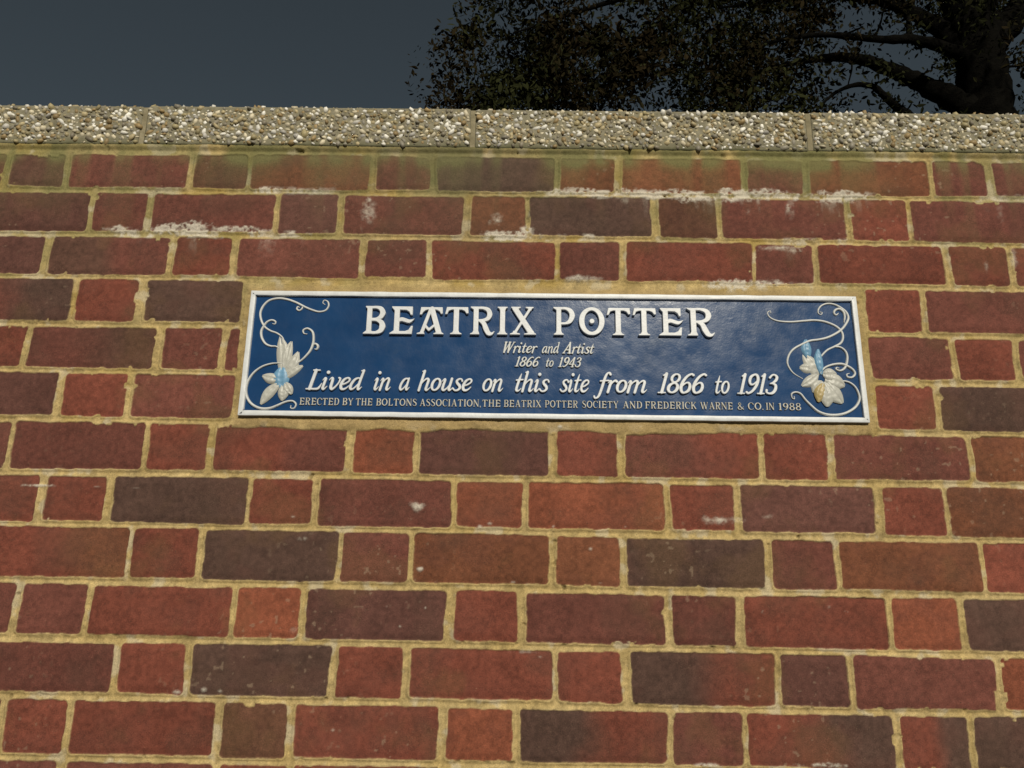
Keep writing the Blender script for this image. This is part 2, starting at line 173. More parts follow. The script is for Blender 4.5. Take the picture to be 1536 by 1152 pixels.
ROMAN = {
 'B': (78, [stem(11, 29), Pg([(5, 100), (5, 96), (11, 90), (29, 90), (40, 100)]), Pg([(0, 0), (0, 3), (11, 12), (29, 12), (40, 0)]),
       S([(25, 95), (45, 95.5), (60, 90), (67, 76), (60, 61), (45, 54), (25, 53)], [9, 10, 16, 20, 16, 9, 8]),
       S([(25, 50), (45, 50), (63, 42), (68, 27), (62, 12), (45, 5), (25, 5)], [8, 9, 17, 22, 17, 10, 10])]),
 'E': (87, [stem(15, 34), Pg([(5, 99), (5, 95), (15, 84), (34, 87), (58, 86), (68, 80), (73, 69), (80, 69), (80, 99)]),
       Pg([(0, 0), (0, 3), (15, 13), (34, 11), (56, 11), (68, 16), (76, 29), (83, 30), (80, 0)]),
       S([(30, 49), (42, 53), (54, 50), (68, 46), (78, 49), (87, 55)], [13, 14, 14, 13, 8, 2])]),
 'A': (96, [Pg([(12, 97), (90, 97), (91, 74), (85, 72), (79, 82), (70, 87), (62, 88), (38, 88), (28, 85), (20, 78), (16, 70), (8, 70)]),
       Ln([(47, 90), (18, 6)], [12, 13]), Ln([(52, 90), (79, 6)], [19, 20]), Ln([(29, 31), (43, 16), (60, 30)], 9),
       foot(0, 28, 14, 22), foot(60, 96, 72, 86)]),
 'T': (84, [Pg([(6, 98), (82, 98), (84, 76), (77, 74), (70, 84), (60, 88), (24, 88), (13, 84), (8, 72), (0, 72)]), stem(31, 50, 97), foot(20, 61, 31, 50)]),
 'R': (87, [stem(11, 29), Pg([(0, 100), (0, 96), (11, 89), (29, 90), (40, 100)]), foot(0, 33, 11, 29),
       S([(25, 95), (45, 95), (63, 88), (69, 72), (62, 57), (45, 51), (25, 50)], [9, 10, 16, 19, 15, 10, 9]),
       S([(36, 48), (48, 40), (56, 22), (65, 6), (76, 3), (86, 11)], [10, 16, 19, 17, 10, 3])]),
 'I': (37, [stem(9, 28), foot(0, 37, 9, 28), head(0, 37, 9, 28)]),
 'X': (93, [Ln([(17, 94), (76, 6)], 20), Ln([(72, 94), (17, 6)], 10), head(3, 38, 11, 28), head(55, 84, 66, 75), foot(0, 36, 12, 22), foot(50, 93, 66, 84)]),
 'P': (78, [stem(11, 29), Pg([(0, 100), (0, 96), (11, 89), (29, 90), (40, 100)]), foot(2, 38, 11, 29),
       S([(25, 95), (45, 95), (62, 86), (68, 69), (60, 50), (45, 42), (25, 41)], [9, 10, 17, 20, 16, 9, 8])]),
 'O': (92, [ring(46, 50, 36, 44, 20, 12)]),
 'C': (80, [S([(73, 76), (63, 91), (45, 96), (24, 88), (11, 65), (11, 35), (25, 10), (48, 4), (66, 10), (77, 26)], [15, 10, 8, 13, 19, 19, 13, 8, 7, 4])]),
 'D': (86, [stem(11, 29), foot(0, 40, 11, 29), head(0, 40, 11, 29), S([(22, 95), (45, 94), (68, 80), (75, 50), (68, 20), (45, 6), (22, 5)], [9, 10, 17, 20, 17, 10, 9])]),
 'Y': (88, [Ln([(15, 94), (45, 45)], 18), Ln([(74, 94), (47, 46)], 10), stem(36, 54, 50), foot(24, 66, 36, 54), head(2, 34, 9, 24), head(58, 88, 68, 78)]),
 'H': (92, [stem(11, 29), stem(64, 82), Ln([(22, 52), (72, 52)], 10), foot(0, 39, 11, 29), foot(54, 92, 64, 82), head(0, 39, 11, 29), head(54, 92, 64, 82)]),
 'L': (74, [stem(11, 29), head(0, 40, 11, 29), Pg([(0, 0), (0, 3), (11, 11), (50, 10), (60, 16), (68, 30), (74, 30), (71, 0)])]),
 'N': (92, [Ln([(14, 94), (14, 4)], 10), Ln([(17, 92), (74, 6)], 19), Ln([(76, 96), (76, 6)], 10), foot(0, 28, 10, 18), head(0, 26, 8, 22), head(62, 92, 71, 81)]),
 'S': (66, [S([(58, 77), (50, 91), (34, 96), (16, 89), (12, 72), (28, 57), (48, 44), (57, 27), (48, 9), (28, 4), (12, 10), (6, 27)], [8, 8, 9, 13, 17, 19, 19, 17, 12, 8, 8, 7])]),
 'F': (80, [stem(13, 31), Pg([(3, 99), (3, 95), (13, 84), (31, 87), (56, 86), (66, 80), (71, 69), (78, 69), (78, 99)]), foot(0, 44, 13, 31), Ln([(28, 50), (60, 50)], 10), Ln([(60, 38), (60, 62)], 6)]),
 'K': (90, [stem(11, 29), foot(0, 39, 11, 29), head(0, 39, 11, 29), Ln([(72, 94), (26, 42)], 10), Ln([(40, 56), (76, 6)], 19), foot(58, 90, 68, 82), head(58, 86, 66, 74)]),
 'W': (128, [Ln([(14, 94), (40, 5)], 18), Ln([(42, 5), (66, 92)], 9), Ln([(62, 94), (88, 5)], 18), Ln([(90, 5), (114, 94)], 9), head(0, 32, 8, 22), head(48, 78, 56, 70), head(100, 128, 110, 118)]),
 '&': (88, [S([(82, 50), (70, 22), (48, 5), (24, 5), (11, 22), (22, 42), (42, 58), (49, 78), (38, 93), (24, 90), (20, 76), (32, 56), (58, 24), (84, 4)], [6, 8, 10, 12, 15, 12, 9, 10, 9, 10, 12, 14, 16, 12])]),
 ',': (20, [S([(9, 7), (11, 0), (5, -14)], [17, 13, 4])]), '.': (20, [S([(9, 7), (10, 7)], 17)]),
 '1': (44, [stem(14, 32), foot(2, 44, 14, 32), Ln([(4, 84), (24, 96)], [6, 10])]),
 '9': (64, [ring(31, 68, 22, 27, 17, 9), S([(54, 70), (52, 40), (38, 14), (16, 2)], [17, 17, 11, 5])]),
 '8': (64, [ring(32, 75, 19, 21, 14, 9), ring(32, 27, 23, 23, 17, 10)]),
}
SMALL = dict(ROMAN)
SMALL['A'] = (92, [Ln([(45, 94), (18, 6)], 10), Ln([(46, 96), (74, 6)], 19), Ln([(24, 33), (62, 33)], 8), foot(0, 32, 14, 20), foot(56, 92, 66, 82)])
TITLE = dict(ROMAN)
TITLE['O'] = (92, ROMAN['O'][1] + [S([(46, 50), (47, 50)], 17)])
_bowl = [S([(44, 54), (33, 60), (18, 53), (8, 32), (8, 12), (16, 4), (28, 11), (42, 32)], [8, 7, 11, 13, 13, 9, 7, 6])]
def _arch(x, last=True):
    e = [S([(x, 30), (x + 11, 51), (x + 23, 60), (x + 32, 53), (x + 32, 28), (x + 32, 8), (x + 38, 3), (x + 46, 9), (x + 51, 17)], [5, 6, 9, 12, 12, 12, 9, 5, 3])] if last else \
        [S([(x, 30), (x + 11, 51), (x + 23, 60), (x + 32, 53), (x + 32, 28), (x + 31, 2)], [5, 6, 9, 12, 12, 12])]
    return e
_lead = S([(0, 47), (6, 58), (12, 54), (11, 30), (10, 2)], [3, 6, 11, 12, 12])
_i = S([(0, 47), (6, 58), (12, 55), (12, 30), (12, 9), (18, 3), (26, 10), (30, 18)], [3, 6, 11, 12, 12, 9, 5, 3])
_six = [S([(50, 91), (40, 96), (23, 84), (10, 55), (9, 26), (18, 7), (31, 4), (45, 15), (47, 36), (38, 52), (25, 51), (12, 36)], [11, 9, 11, 13, 14, 12, 9, 13, 13, 10, 7, 6])]
ITALIC = {
 'L': (70, [Ln([(20, 96), (20, 5)], 15), Ln([(8, 97), (38, 97)], 7), S([(4, 4), (30, 4), (56, 5), (64, 12), (70, 32)], [7, 8, 10, 10, 3])]),
 'i': (32, [_i, S([(13, 87), (14, 87)], 16)]),
 'v': (56, [S([(0, 49), (6, 59), (13, 57), (16, 40), (18, 14), (27, 4), (40, 16), (50, 38), (50, 56), (43, 60)], [3, 6, 11, 13, 13, 11, 8, 7, 9, 8])]),
 'e': (50, [S([(10, 27), (26, 32), (41, 44), (40, 56), (28, 60), (14, 50), (8, 28), (14, 9), (26, 4), (38, 9), (48, 21)], [6, 7, 8, 9, 8, 11, 13, 13, 10, 7, 4])]),
 'd': (62, _bowl + [S([(46, 98), (45, 60), (45, 20), (48, 5), (54, 5), (62, 16)], [11, 12, 12, 11, 7, 3]), Ln([(36, 96), (47, 99)], 6)]),
 'a': (61, _bowl + [S([(45, 60), (44, 30), (44, 10), (49, 4), (56, 9), (61, 17)], [10, 12, 12, 9, 5, 3])]),
 'n': (61, [_lead] + _arch(11)),
 'm': (93, [_lead] + _arch(11, False) + _arch(43)),
 'h': (61, [Ln([(10, 98), (10, 2)], 12), Ln([(1, 96), (11, 99)], 6)] + _arch(11)),
 'o': (52, [ring(26, 32, 19, 28, 13, 8)]),
 'u': (62, [S([(0, 47), (7, 58), (13, 55), (12, 28), (13, 10), (22, 4), (34, 14), (44, 34)], [3, 6, 11, 12, 12, 10, 6, 5]), S([(45, 61), (45, 28), (45, 9), (50, 4), (57, 9), (62, 17)], [12, 12, 12, 9, 5, 3])]),
 's': (42, [S([(38, 50), (32, 59), (20, 60), (11, 51), (16, 40), (30, 28), (36, 16), (28, 5), (14, 4), (3, 13)], [9, 7, 8, 11, 13, 14, 12, 9, 7, 9])]),
 't': (37, [S([(18, 88), (15, 60), (13, 30), (14, 9), (22, 4), (31, 9), (36, 17)], [4, 12, 12, 12, 9, 5, 3]), Ln([(1, 57), (33, 60)], 7)]),
 'f': (46, [S([(46, 90), (40, 98), (31, 96), (26, 82), (24, 58), (23, 20), (20, -14), (13, -26), (4, -27), (-1, -19)], [11, 9, 8, 11, 12, 12, 11, 8, 7, 9]), Ln([(8, 57), (46, 60)], 7)]),
 'r': (40, [_lead, S([(11, 30), (20, 51), (30, 60), (38, 55)], [5, 7, 10, 11])]),
 '1': (38, [Ln([(20, 97), (20, 4)], 13), Ln([(9, 88), (19, 97)], 7), Ln([(5, 3), (36, 3)], 6)]),
 '8': (54, [ring(28, 75, 17, 20, 12, 8), ring(27, 27, 20, 23, 14, 8)]),
 '6': (56, _six),
 '9': (56, [('s', [(58 - x, 100 - y) for x, y in _six[0][1]], _six[0][2])]),
 '4': (58, [Ln([(38, 97), (5, 30)], 8), Ln([(4, 29), (56, 29)], 8), Ln([(40, 97), (40, 3)], 13), Ln([(28, 3), (52, 3)], 6)]),
 '3': (54, [S([(10, 82), (18, 94), (30, 96), (43, 85), (41, 68), (28, 56), (18, 53)], [10, 8, 8, 13, 13, 8, 5]), S([(18, 53), (30, 53), (45, 44), (48, 24), (39, 7), (22, 4), (9, 10), (7, 20)], [5, 8, 13, 14, 12, 8, 9, 11])]),
 'A': (78, [Ln([(46, 100), (8, 4)], 9), Ln([(44, 98), (62, 4)], 16), Ln([(20, 33), (54, 33)], 8), Ln([(0, 3), (22, 3)], 6), Ln([(46, 3), (78, 3)], 6)]),
 'W': (94, [Ln([(12, 95), (20, 4)], 15), Ln([(20, 4), (48, 94)], 8), Ln([(47, 95), (56, 4)], 15), Ln([(56, 4), (84, 95)], 8), Ln([(2, 97), (24, 97)], 6), Ln([(38, 97), (58, 97)], 6), Ln([(76, 97), (94, 97)], 6)]),
}
def spline(p, w, n=6):
    p = np.array(p, float); w = np.array(w, float)
    if len(p) < 3: return p, w
    q = np.vstack([2 * p[0] - p[1], p, 2 * p[-1] - p[-2]])
    if np.allclose(p[0], p[-1]): q[0] = p[-2]; q[-1] = p[1]
    P_, W_ = [], []
    for i in range(len(p) - 1):
        a, b, c, d = q[i:i + 4]
        for t in np.arange(n) / n:
            P_.append(0.5 * ((2 * b) + (c - a) * t + (2 * a - 5 * b + 4 * c - d) * t * t + (3 * b - a - 3 * c + d) * t ** 3))
            W_.append(w[i] + (w[i + 1] - w[i]) * t)
    P_.append(p[-1]); W_.append(w[-1])
    return np.array(P_), np.array(W_)
def sd_strokes(strokes, X, Y, slant=0.0, bold=0.0):
    """signed distance (negative inside) to the union of the strokes, in glyph units"""
    D = np.full(X.shape, 1e9)
    for kind, pts, w in strokes:
        if kind == 'p':
            P_ = np.array(pts, float); P_[:, 0] += slant * P_[:, 1]
            d2 = np.full(X.shape, 1e18); ins = np.zeros(X.shape, bool)
            for i in range(len(P_)):
                a, b = P_[i], P_[(i + 1) % len(P_)]
                e = b - a; t = np.clip(((X - a[0]) * e[0] + (Y - a[1]) * e[1]) / max(e @ e, 1e-9), 0, 1)
                d2 = np.minimum(d2, (X - a[0] - t * e[0]) ** 2 + (Y - a[1] - t * e[1]) ** 2)
                c = (a[1] > Y) != (b[1] > Y)
                if abs(e[1]) > 1e-9: ins ^= c & (X < a[0] + (Y - a[1]) / e[1] * e[0])
            d = np.sqrt(d2); d[ins] *= -1; D = np.minimum(D, d - bold)
        else:
            P_, W_ = spline(pts, w) if kind == 's' else (np.array(pts, float), np.array(w, float))
            P_ = P_.copy(); P_[:, 0] += slant * P_[:, 1]
            for i in range(len(P_) - 1):
                a, b = P_[i], P_[i + 1]; e = b - a
                t = np.clip(((X - a[0]) * e[0] + (Y - a[1]) * e[1]) / max(e @ e, 1e-9), 0, 1)
                d = np.sqrt((X - a[0] - t * e[0]) ** 2 + (Y - a[1] - t * e[1]) ** 2) - 0.5 * (W_[i] + (W_[i + 1] - W_[i]) * t)
                if kind == 'l' and not slant: d = np.maximum(d, np.maximum(Y - 100, -Y))   # straight strokes end flat on the lines
                D = np.minimum(D, d - bold)
    return D
def layout(lines, font, slant, gap):
    """yield (strokes, x0 mm, y0 mm, mm per unit in x and in y) for every letter of every word"""
    for text, x0, x1, y0, cap in lines:
        adv = [font[c][0] for c in text]
        over = slant * (100 if text[-1] in 'd1' else 60)
        k = (x1 - x0) / (sum(adv) + gap * (len(text) - 1) + (over if slant else 0))
        x = x0
        for c, a in zip(text, adv):
            yield font[c][1], x, y0, k, cap / 100.0
            x += (a + gap) * k
# ---------------------------------------------------------------- ground
mg = Mat('paving', 0.9, 0.2)
mg.color(mg.ramp(mg.noise(3.0, 6), [(0.3, (0.045, 0.043, 0.04)), (0.7, (0.075, 0.07, 0.065))])); mg.normal(mg.bump(mg.noise(160, 3), 0.4))
ms = Mat('soil', 0.95, 0.1)
ms.color(ms.ramp(ms.noise(1.5, 6), [(0.3, (0.02, 0.018, 0.012)), (0.7, (0.04, 0.045, 0.02))])); ms.normal(ms.bump(ms.noise(40, 5), 0.8, 0.02))
V = np.array([(-600, -600, -0.12), (600, -600, -0.12), (600, 600, -0.12), (-600, 600, -0.12)], float)
tag(mk('ground', V, np.array([(0, 1, 2, 3)]), ms.m), kind='structure')
V, F = box_arrays(-30, 30, -3.2, -0.012, -0.11, 0.0)
tag(mk('pavement', V, F, mg.m, smooth=False), kind='structure')

# ---------------------------------------------------------------- the brick wall
WX0, WX1, WTOP = -3.6, 3.6, 2.2935
XF = np.r_[np.arange(WX0, -1.16, 0.008), np.arange(-1.16, 1.12, 0.0015), np.arange(1.12, WX1, 0.008)]
ZF = np.r_[np.arange(-0.1, 1.10, 0.010), np.arange(1.10, WTOP, 0.0015)]
X, Z = np.meshgrid(XF, ZF)
X = X.astype(np.float32); Z = Z.astype(np.float32)
BED_P = 0.0854; BED0 = BEDS[0][0][1]
def bed_curve(pts, x):
    a = np.array(pts); k = np.polyfit(a[:, 0], a[:, 1], 1)
    lin = k[0] * x + k[1]
    lo, hi = a[0, 0], a[-1, 0]
    w = np.clip((x - lo) / 0.3 + 1, 0, 1) * np.clip((hi - x) / 0.3 + 1, 0, 1)
    return w * (0.5 * lin + 0.5 * np.interp(x, a[:, 0], a[:, 1])) + (1 - w) * np.mean(a[:, 1])
NC = 30
zb = np.zeros((NC + 1, len(XF)), np.float32)         # zb[k] = joint above course k
zb[0] = bed_curve(TOP_BED, XF)
for k in range(NC):
    zb[k + 1] = bed_curve(BEDS[k], XF) if k in BEDS else zb[k].mean() - BED_P + 0 * XF
COURSE = np.full(X.shape, -1, np.int32)
for k in range(NC): COURSE[(Z <= zb[k][None, :]) & (Z > zb[k + 1][None, :])] = k
COURSE[COURSE < 0] = 0
# joints of every course, carried on beyond the measured ones in the same bond
COLS = {  # colour of each brick read from left to right (first = the one left of the first joint)
 0: 'b d p b w p D w w p w p p', 1: 'P p p P p w D b p r p', 2: 'P dp r p p r p r p r r r', 3: 'pD r D r r p', 4: 'r pd p p p p r p', 5: 'P r p p r D',
 6: 'p p r rp o P r pr r p w', 7: 'Dr r D r p o o r P r w', 8: 'rw r D p w w D p w r', 9: 'p p r o P r p p r o D', 10: 'p r D r r r Dr P p o', 11: 'p r r b r o Dr p rD rD D'}
PAL = {'r': (0.166, 0.049, 0.032), 'o': (0.200, 0.062, 0.034), 'w': (0.156, 0.058, 0.030), 'p': (0.136, 0.047, 0.035), 'P': (0.105, 0.045, 0.036),
       'b': (0.111, 0.051, 0.031), 'd': (0.096, 0.047, 0.034), 'D': (0.081, 0.045, 0.035)}
KEYS = 'rrpppPowbDrp'
def full_joints(k):
    if k in JOINTS: j = list(JOINTS[k])
    else: j = list(np.array(JOINTS[9 + k % 2]) + 0.004 * math.sin(k * 7.3))
    cols = (COLS[k].split() if k in COLS else [random.choice(KEYS) for _ in range(len(j) + 1)])
    while len(cols) < len(j) + 1: cols.append(random.choice(KEYS))
    cols = cols[:len(j) + 1]
    wl = j[1] - j[0]; wr = j[-1] - j[-2]
    while j[0] > WX0 - 0.3:
        wl = 0.113 if wl > 0.16 else 0.2265; j.insert(0, j[0] - wl); cols.insert(0, cols[0] if len(j) == 0 else random.choice(KEYS))
    while j[-1] < WX1 + 0.3:
        wr = 0.113 if wr > 0.16 else 0.2265; j.append(j[-1] + wr); cols.append(random.choice(KEYS))
    return np.array(j), cols
# measured brick at the frame's edge keeps its own colour: cols[0] belongs to the brick left of j[0]
DX = np.zeros_like(X); DZ = np.zeros_like(X); COL = np.zeros(X.shape + (3,), np.float32); HB = np.zeros_like(X)
lean = (fbm(X, Z, 0.09, 11, 3) - 0.5) * 0.007
bid_h = {}
for k in range(NC):
    m = COURSE == k
    if not m.any(): continue
    iz, ix = np.nonzero(m)
    xx = X[iz, ix]; zz = Z[iz, ix]
    j, cols = full_joints(k)
    q = np.random.default_rng(100 + k)
    tilt = q.normal(0, 0.02, len(j)); half = np.clip(q.normal(0.0057, 0.0012, len(j)), 0.0036, 0.0085)
    up_, lo_ = zb[k][ix], zb[k + 1][ix]
    zc = (zz - 0.5 * (up_ + lo_))
    xq = xx + lean[iz, ix]
    b = np.clip(np.searchsorted(j, xq), 1, len(j) - 1)
    # a leaning joint: recompute with the tilt of the nearest ones
    L = j[b - 1] + tilt[b - 1] * zc + half[b - 1]; Rr = j[b] + tilt[b] * zc - half[b]
    DX[iz, ix] = np.minimum(xq - L, Rr - xq)
    bh = np.clip(q.normal(0.0054, 0.0008, (len(j) + 1, 2)), 0.0040, 0.008)
    bt = q.normal(0, 0.004, len(j) + 1)
    mid = 0.5 * (L + Rr)
    DZ[iz, ix] = np.minimum(up_ - bh[b, 0] - zz, zz - lo_ - bh[b, 1]) + bt[b] * (xx - mid)
    HB[iz, ix] = q.normal(0, 0.0006, len(j) + 1)[b] + q.normal(0, 0.006, len(j) + 1)[b] * (xx - mid) + q.normal(0, 0.012, len(j) + 1)[b] * zc
    t = np.clip((xx - L) / np.maximum(Rr - L, 1e-3), 0, 1)
    t = sstep(0.35, 0.75, t + 0.35 * (fbm(xx, zz, 0.05, 31 + k, 3) - 0.5))
    c = np.zeros((len(xx), 3), np.float32)
    jit = 1 + q.normal(0, 0.06, len(j) + 1)
    for i in range(1, len(j)):
        s = b == i
        if not s.any(): continue
        key = cols[i]
        if len(key) == 1: c[s] = np.array(PAL[key]) * jit[i]
        else: c[s] = (np.array(PAL[key[0]]) * (1 - t[s, None]) + np.array(PAL[key[1]]) * t[s, None]) * jit[i]
    COL[iz, ix] = c
# corner rounding + ragged arrises
D = np.where((DX < 0.006) & (DZ < 0.006), 0.006 - np.hypot(np.minimum(DX - 0.006, 0), np.minimum(DZ - 0.006, 0)), np.minimum(DX, DZ))
rag = (fbm(X, Z, 0.016, 3, 4, 0.6) - 0.5) * 0.0042 + (fbm(X, Z, 0.11, 5, 2) - 0.5) * 0.003
chip = sstep(0.70, 0.80, fbm(X, Z, 0.022, 8, 3)) * sstep(0.45, 0.7, vnoise(X, Z, 0.25, 9)) * 0.005
D = D + rag - chip
# the plaque is bedded in a smear of mortar
ca, sa = math.cos(PL_A), math.sin(PL_A)
pu = (X - PL_C[0]) * ca + (Z - PL_C[1]) * sa; pv = -(X - PL_C[0]) * sa + (Z - PL_C[1]) * ca
wob = (fbm(X, Z, 0.05, 21, 4) - 0.5) * 0.012
pd = np.maximum(np.abs(pu + wob) - PL_W / 2 - 0.010, np.maximum(pv - PL_H / 2 - 0.0145, -pv - PL_H / 2 - 0.021) + wob)
D = np.minimum(D, pd + 0.001)
inx = np.abs(pu + 0.4 * wob) < PL_W / 2 + 0.010
D[inx & (COURSE >= 3) & (COURSE <= 5)] = -0.004            # no slivers of brick left above or below the plaque
MASK = sstep(-0.0007, 0.0011, D)                              # 1 = brick
fine = fbm(X, Z, 0.006, 41, 3, 0.6) - 0.5; mid_ = fbm(X, Z, 0.03, 47, 4) - 0.5
h_brick = HB + 0.0007 * mid_ + 0.0005 * fine - 0.0016 * sstep(0.012, 0.0, D)
h_mort = -0.0022 + 0.0026 * mid_ + 0.0016 * fine + 0.0012 * (fbm(X, Z, 0.2, 51, 2) - 0.5)
pit = 0.7 * sstep(0.81, 0.88, fbm(X, Z, 0.012, 61, 2)) * sstep(0.5, 0.75, vnoise(X, Z, 0.12, 62))
joint = sstep(0.0, 0.0062, -D) * (pd > 0.004)
h_mort = h_mort + 0.0016 - 0.0026 * joint - 0.0014 * joint * sstep(-0.002, 0.004, Z - zb[COURSE, np.arange(X.shape[1])[None, :]]) 
h_mort = h_mort - 0.005 * pit
patch = sstep(0.006, -0.012, pd)
h_mort = h_mort + 0.0030 * patch
h_mort = h_mort + 0.0045 * sstep(2.280, 2.289, Z)
HH = h_brick * MASK + h_mort * (1 - MASK)
# colours: the fired clay varies, the mortar is buff sand, stained by lichen and salts
c_b = COL * (1 + 0.60 * (fbm(X, Z, 0.06, 71, 5, 0.66) - 0.5) + 0.75 * fine)[..., None]
dark = sstep(0.56, 0.74, fbm(X, Z, 0.09, 77, 4))[..., None]
pur = sstep(0.5, 0.72, fbm(X, Z, 0.05, 73, 4))[..., None]; c_b = c_b * (1 - 0.22 * pur) + 0.22 * pur * np.array((0.120, 0.048, 0.037))
olv = sstep(0.58, 0.76, fbm(X, Z, 0.08, 75, 4))[..., None]; c_b = c_b * (1 - 0.30 * olv) + 0.30 * olv * np.array((0.135, 0.078, 0.036))
c_b = c_b * (1 - 0.28 * dark) + 0.28 * dark * np.array((0.075, 0.045, 0.032))
speck = sstep(0.79, 0.83, fbm(X, Z, 0.0085, 79, 2))[..., None] * sstep(0.4, 0.8, vnoise(X, Z, 0.15, 78))[..., None]
c_b = c_b * (1 - 0.3 * speck) + 0.3 * speck * np.array((0.36, 0.27, 0.19))
n1 = fbm(X, Z, 0.05, 81, 4)[..., None]; n2 = fbm(X, Z, 0.02, 85, 4)[..., None]
c_m = np.array((0.365, 0.266, 0.105)) * (1 - n1) + np.array((0.45, 0.347, 0.172)) * n1
c_m = c_m * (0.72 + 0.52 * n2) * (1 + 0.8 * fine[..., None])
och = sstep(0.56, 0.70, fbm(X, Z, 0.07, 91, 4))[..., None] * sstep(1.3, 2.2, Z)[..., None]
c_m = c_m * (1 - 0.6 * och) + 0.6 * och * np.array((0.34, 0.235, 0.055))
gre = (sstep(0.50, 0.70, fbm(X, Z, 0.11, 95, 4) + 0.16 * sstep(2.05, 2.27, Z)) * sstep(1.75, 2.2, Z))[..., None]
c_m = c_m * (1 - 0.55 * gre) + 0.55 * gre * np.array((0.20, 0.19, 0.075))
fringe = (sstep(0.0034, 0.0004, -D) * sstep(0.42, 0.66, fbm(X, Z, 0.03, 97, 3)))[..., None]
c_m = c_m * (1 - 0.3 * fringe) + 0.3 * fringe * np.array((0.52, 0.42, 0.22))
wht = sstep(0.60, 0.72, fbm(X, Z, 0.028, 99, 4))[..., None]
c_m = c_m * (1 - 0.5 * wht) + 0.5 * wht * np.array((0.50, 0.45, 0.34))
c_m = c_m * (1 - 0.55 * pit[..., None])
c_m = c_m * (1 - 0.8 * patch[..., None]) + 0.8 * patch[..., None] * (np.array((0.34, 0.245, 0.115)) * (0.72 + 0.56 * n2))
soot = sstep(0.008, 0.0, np.abs(np.minimum(DX, DZ)))[..., None] * 0   # kept plain: shade comes from the light
C = c_b * MASK[..., None] + c_m * (1 - MASK[..., None])
# algae under the coping and in runs below it
alg = sstep(2.17, 2.285, Z + 0.06 * (fbm(X, Z * 0.3, 0.05, 101, 4) - 0.5)) * (0.02 + 1.5 * sstep(0.36, 0.72, fbm(X, Z * 0.6, 0.10, 105, 4)))
run = sstep(0.52, 0.70, fbm(X, Z * 0.10, 0.040, 107, 3)) * sstep(2.12, 2.26, Z + 0.09 * (vnoise(X, 0 * Z, 0.035, 109) - 0.5)) * 0.60
alg = np.clip((alg * 0.95 + run) * (1 - 0.68 * MASK * sstep(2.270, 2.240, Z)), 0, 0.85)[..., None]
C = C * (1 - alg) + alg * np.array((0.150, 0.150, 0.060))
grime = (sstep(0.40, 0.75, fbm(X, Z, 0.35, 111, 4)) * sstep(1.9, 2.3, Z) * 0.35)[..., None]
C = C * (1 - grime) + grime * np.array((0.100, 0.085, 0.055))
# white salts
ef = np.zeros_like(X)
en = fbm(X, Z, 0.012, 121, 4, 0.65); en2 = fbm(X, Z, 0.035, 125, 3)
for x, z, rx, rz, s in EFFLO:
    if rx < 0.013: s = 0.6 * s
    g_ = 1.55 if rx > 0.018 else 1.15
    w = 1 - np.sqrt(((X - x) / (rx * g_)) ** 2 + ((Z - z) / (rz * g_)) ** 2)
    ef = np.maximum(ef, np.clip(w * 1.0 + 1.3 * (en - 0.5) + 0.6 * (en2 - 0.5), 0, 1) * (w > -0.05) * s)
drip = sstep(0.50, 0.70, fbm(X, Z * 0.10, 0.020, 131, 3))
for kb, x0, x1, s_ in ((1, 0.10, 0.62, 0.75), (1, -0.50, -0.20, 0.35), (1, 0.75, 0.95, 0.35), (2, -0.75, -0.38, 0.55), (2, -0.05, 0.15, 0.5), (2, 0.42, 0.58, 0.4), (3, 0.3, 0.5, 0.4), (6, 0.30, 0.56, 0.25), (6, -0.3, 0.1, 0.15)):
    dz_ = Z - zb[kb][None, :]
    reg = sstep(x0 - 0.04, x0 + 0.04, X) * sstep(x1 + 0.04, x1 - 0.04, X)
    crust = sstep(0.012, 0.004, np.abs(dz_ - 0.002 + 0.008 * (en2 - 0.5))) * sstep(0.40, 0.60, fbm(X, Z, 0.045, 135, 4, 0.6))
    below = drip * sstep(0.004, -0.004, dz_) * sstep(-0.062, -0.008, dz_ + 0.03 * (vnoise(X, Z * 0, 0.03, 139) - 0.5)) * (0.5 + en)
    ef = np.maximum(ef, s_ * reg * np.maximum(crust * (0.35 + en), 0.34 * below))
ef = np.clip(sstep(0.08, 0.66, ef), 0, 0.80)[..., None] * sstep(0.20, 0.50, fbm(X, Z, 0.0065, 143, 3, 0.6))[..., None]
C = C * (1 - ef) + ef * np.array((0.60, 0.56, 0.48))
HH = HH + 0.0030 * ef[..., 0] * en
HH = HH - 0.016 * sstep(-0.008, -0.014, np.maximum(np.abs(pu) - PL_W / 2, np.abs(pv) - PL_H / 2))     # the pocket the plaque sits in
C = np.clip(C, 0.004, 0.9)
nz, nx = X.shape
V = np.stack([X, -HH, Z], -1).reshape(-1, 3)
idx = np.arange(nz * nx).reshape(nz, nx)
F = np.stack([idx[:-1, :-1], idx[:-1, 1:], idx[1:, 1:], idx[1:, :-1]], -1).reshape(-1, 4)
bv, bf = box_arrays(WX0, WX1, 0.030, 0.225, -0.1, WTOP - 0.002)
V = np.vstack([V, bv]); Fb = bf + nz * nx
Cc = np.vstack([C.reshape(-1, 3), np.tile(np.array((0.16, 0.065, 0.045)), (8, 1))])
mask_att = np.r_[MASK.ravel(), np.ones(8)]
mw = Mat('brick_and_mortar', 0.88, 0.25)
t1 = mw.attr('tint'); fa = mw.attr('clay', 'Fac')
g1 = mw.ramp(mw.noise(900, 3, 0.7), [(0.30, (0.60, 0.60, 0.60)), (0.70, (1.40, 1.40, 1.40))])
g2 = mw.ramp(mw.noise(520, 2, 0.5), [(0.66, (0, 0, 0)), (0.72, (0.62, 0.62, 0.62))])
c0 = mw.mix(g2, mw.mix(1.0, t1, g1, 'MULTIPLY'), (0.035, 0.024, 0.018))          # open pores in the clay and sand
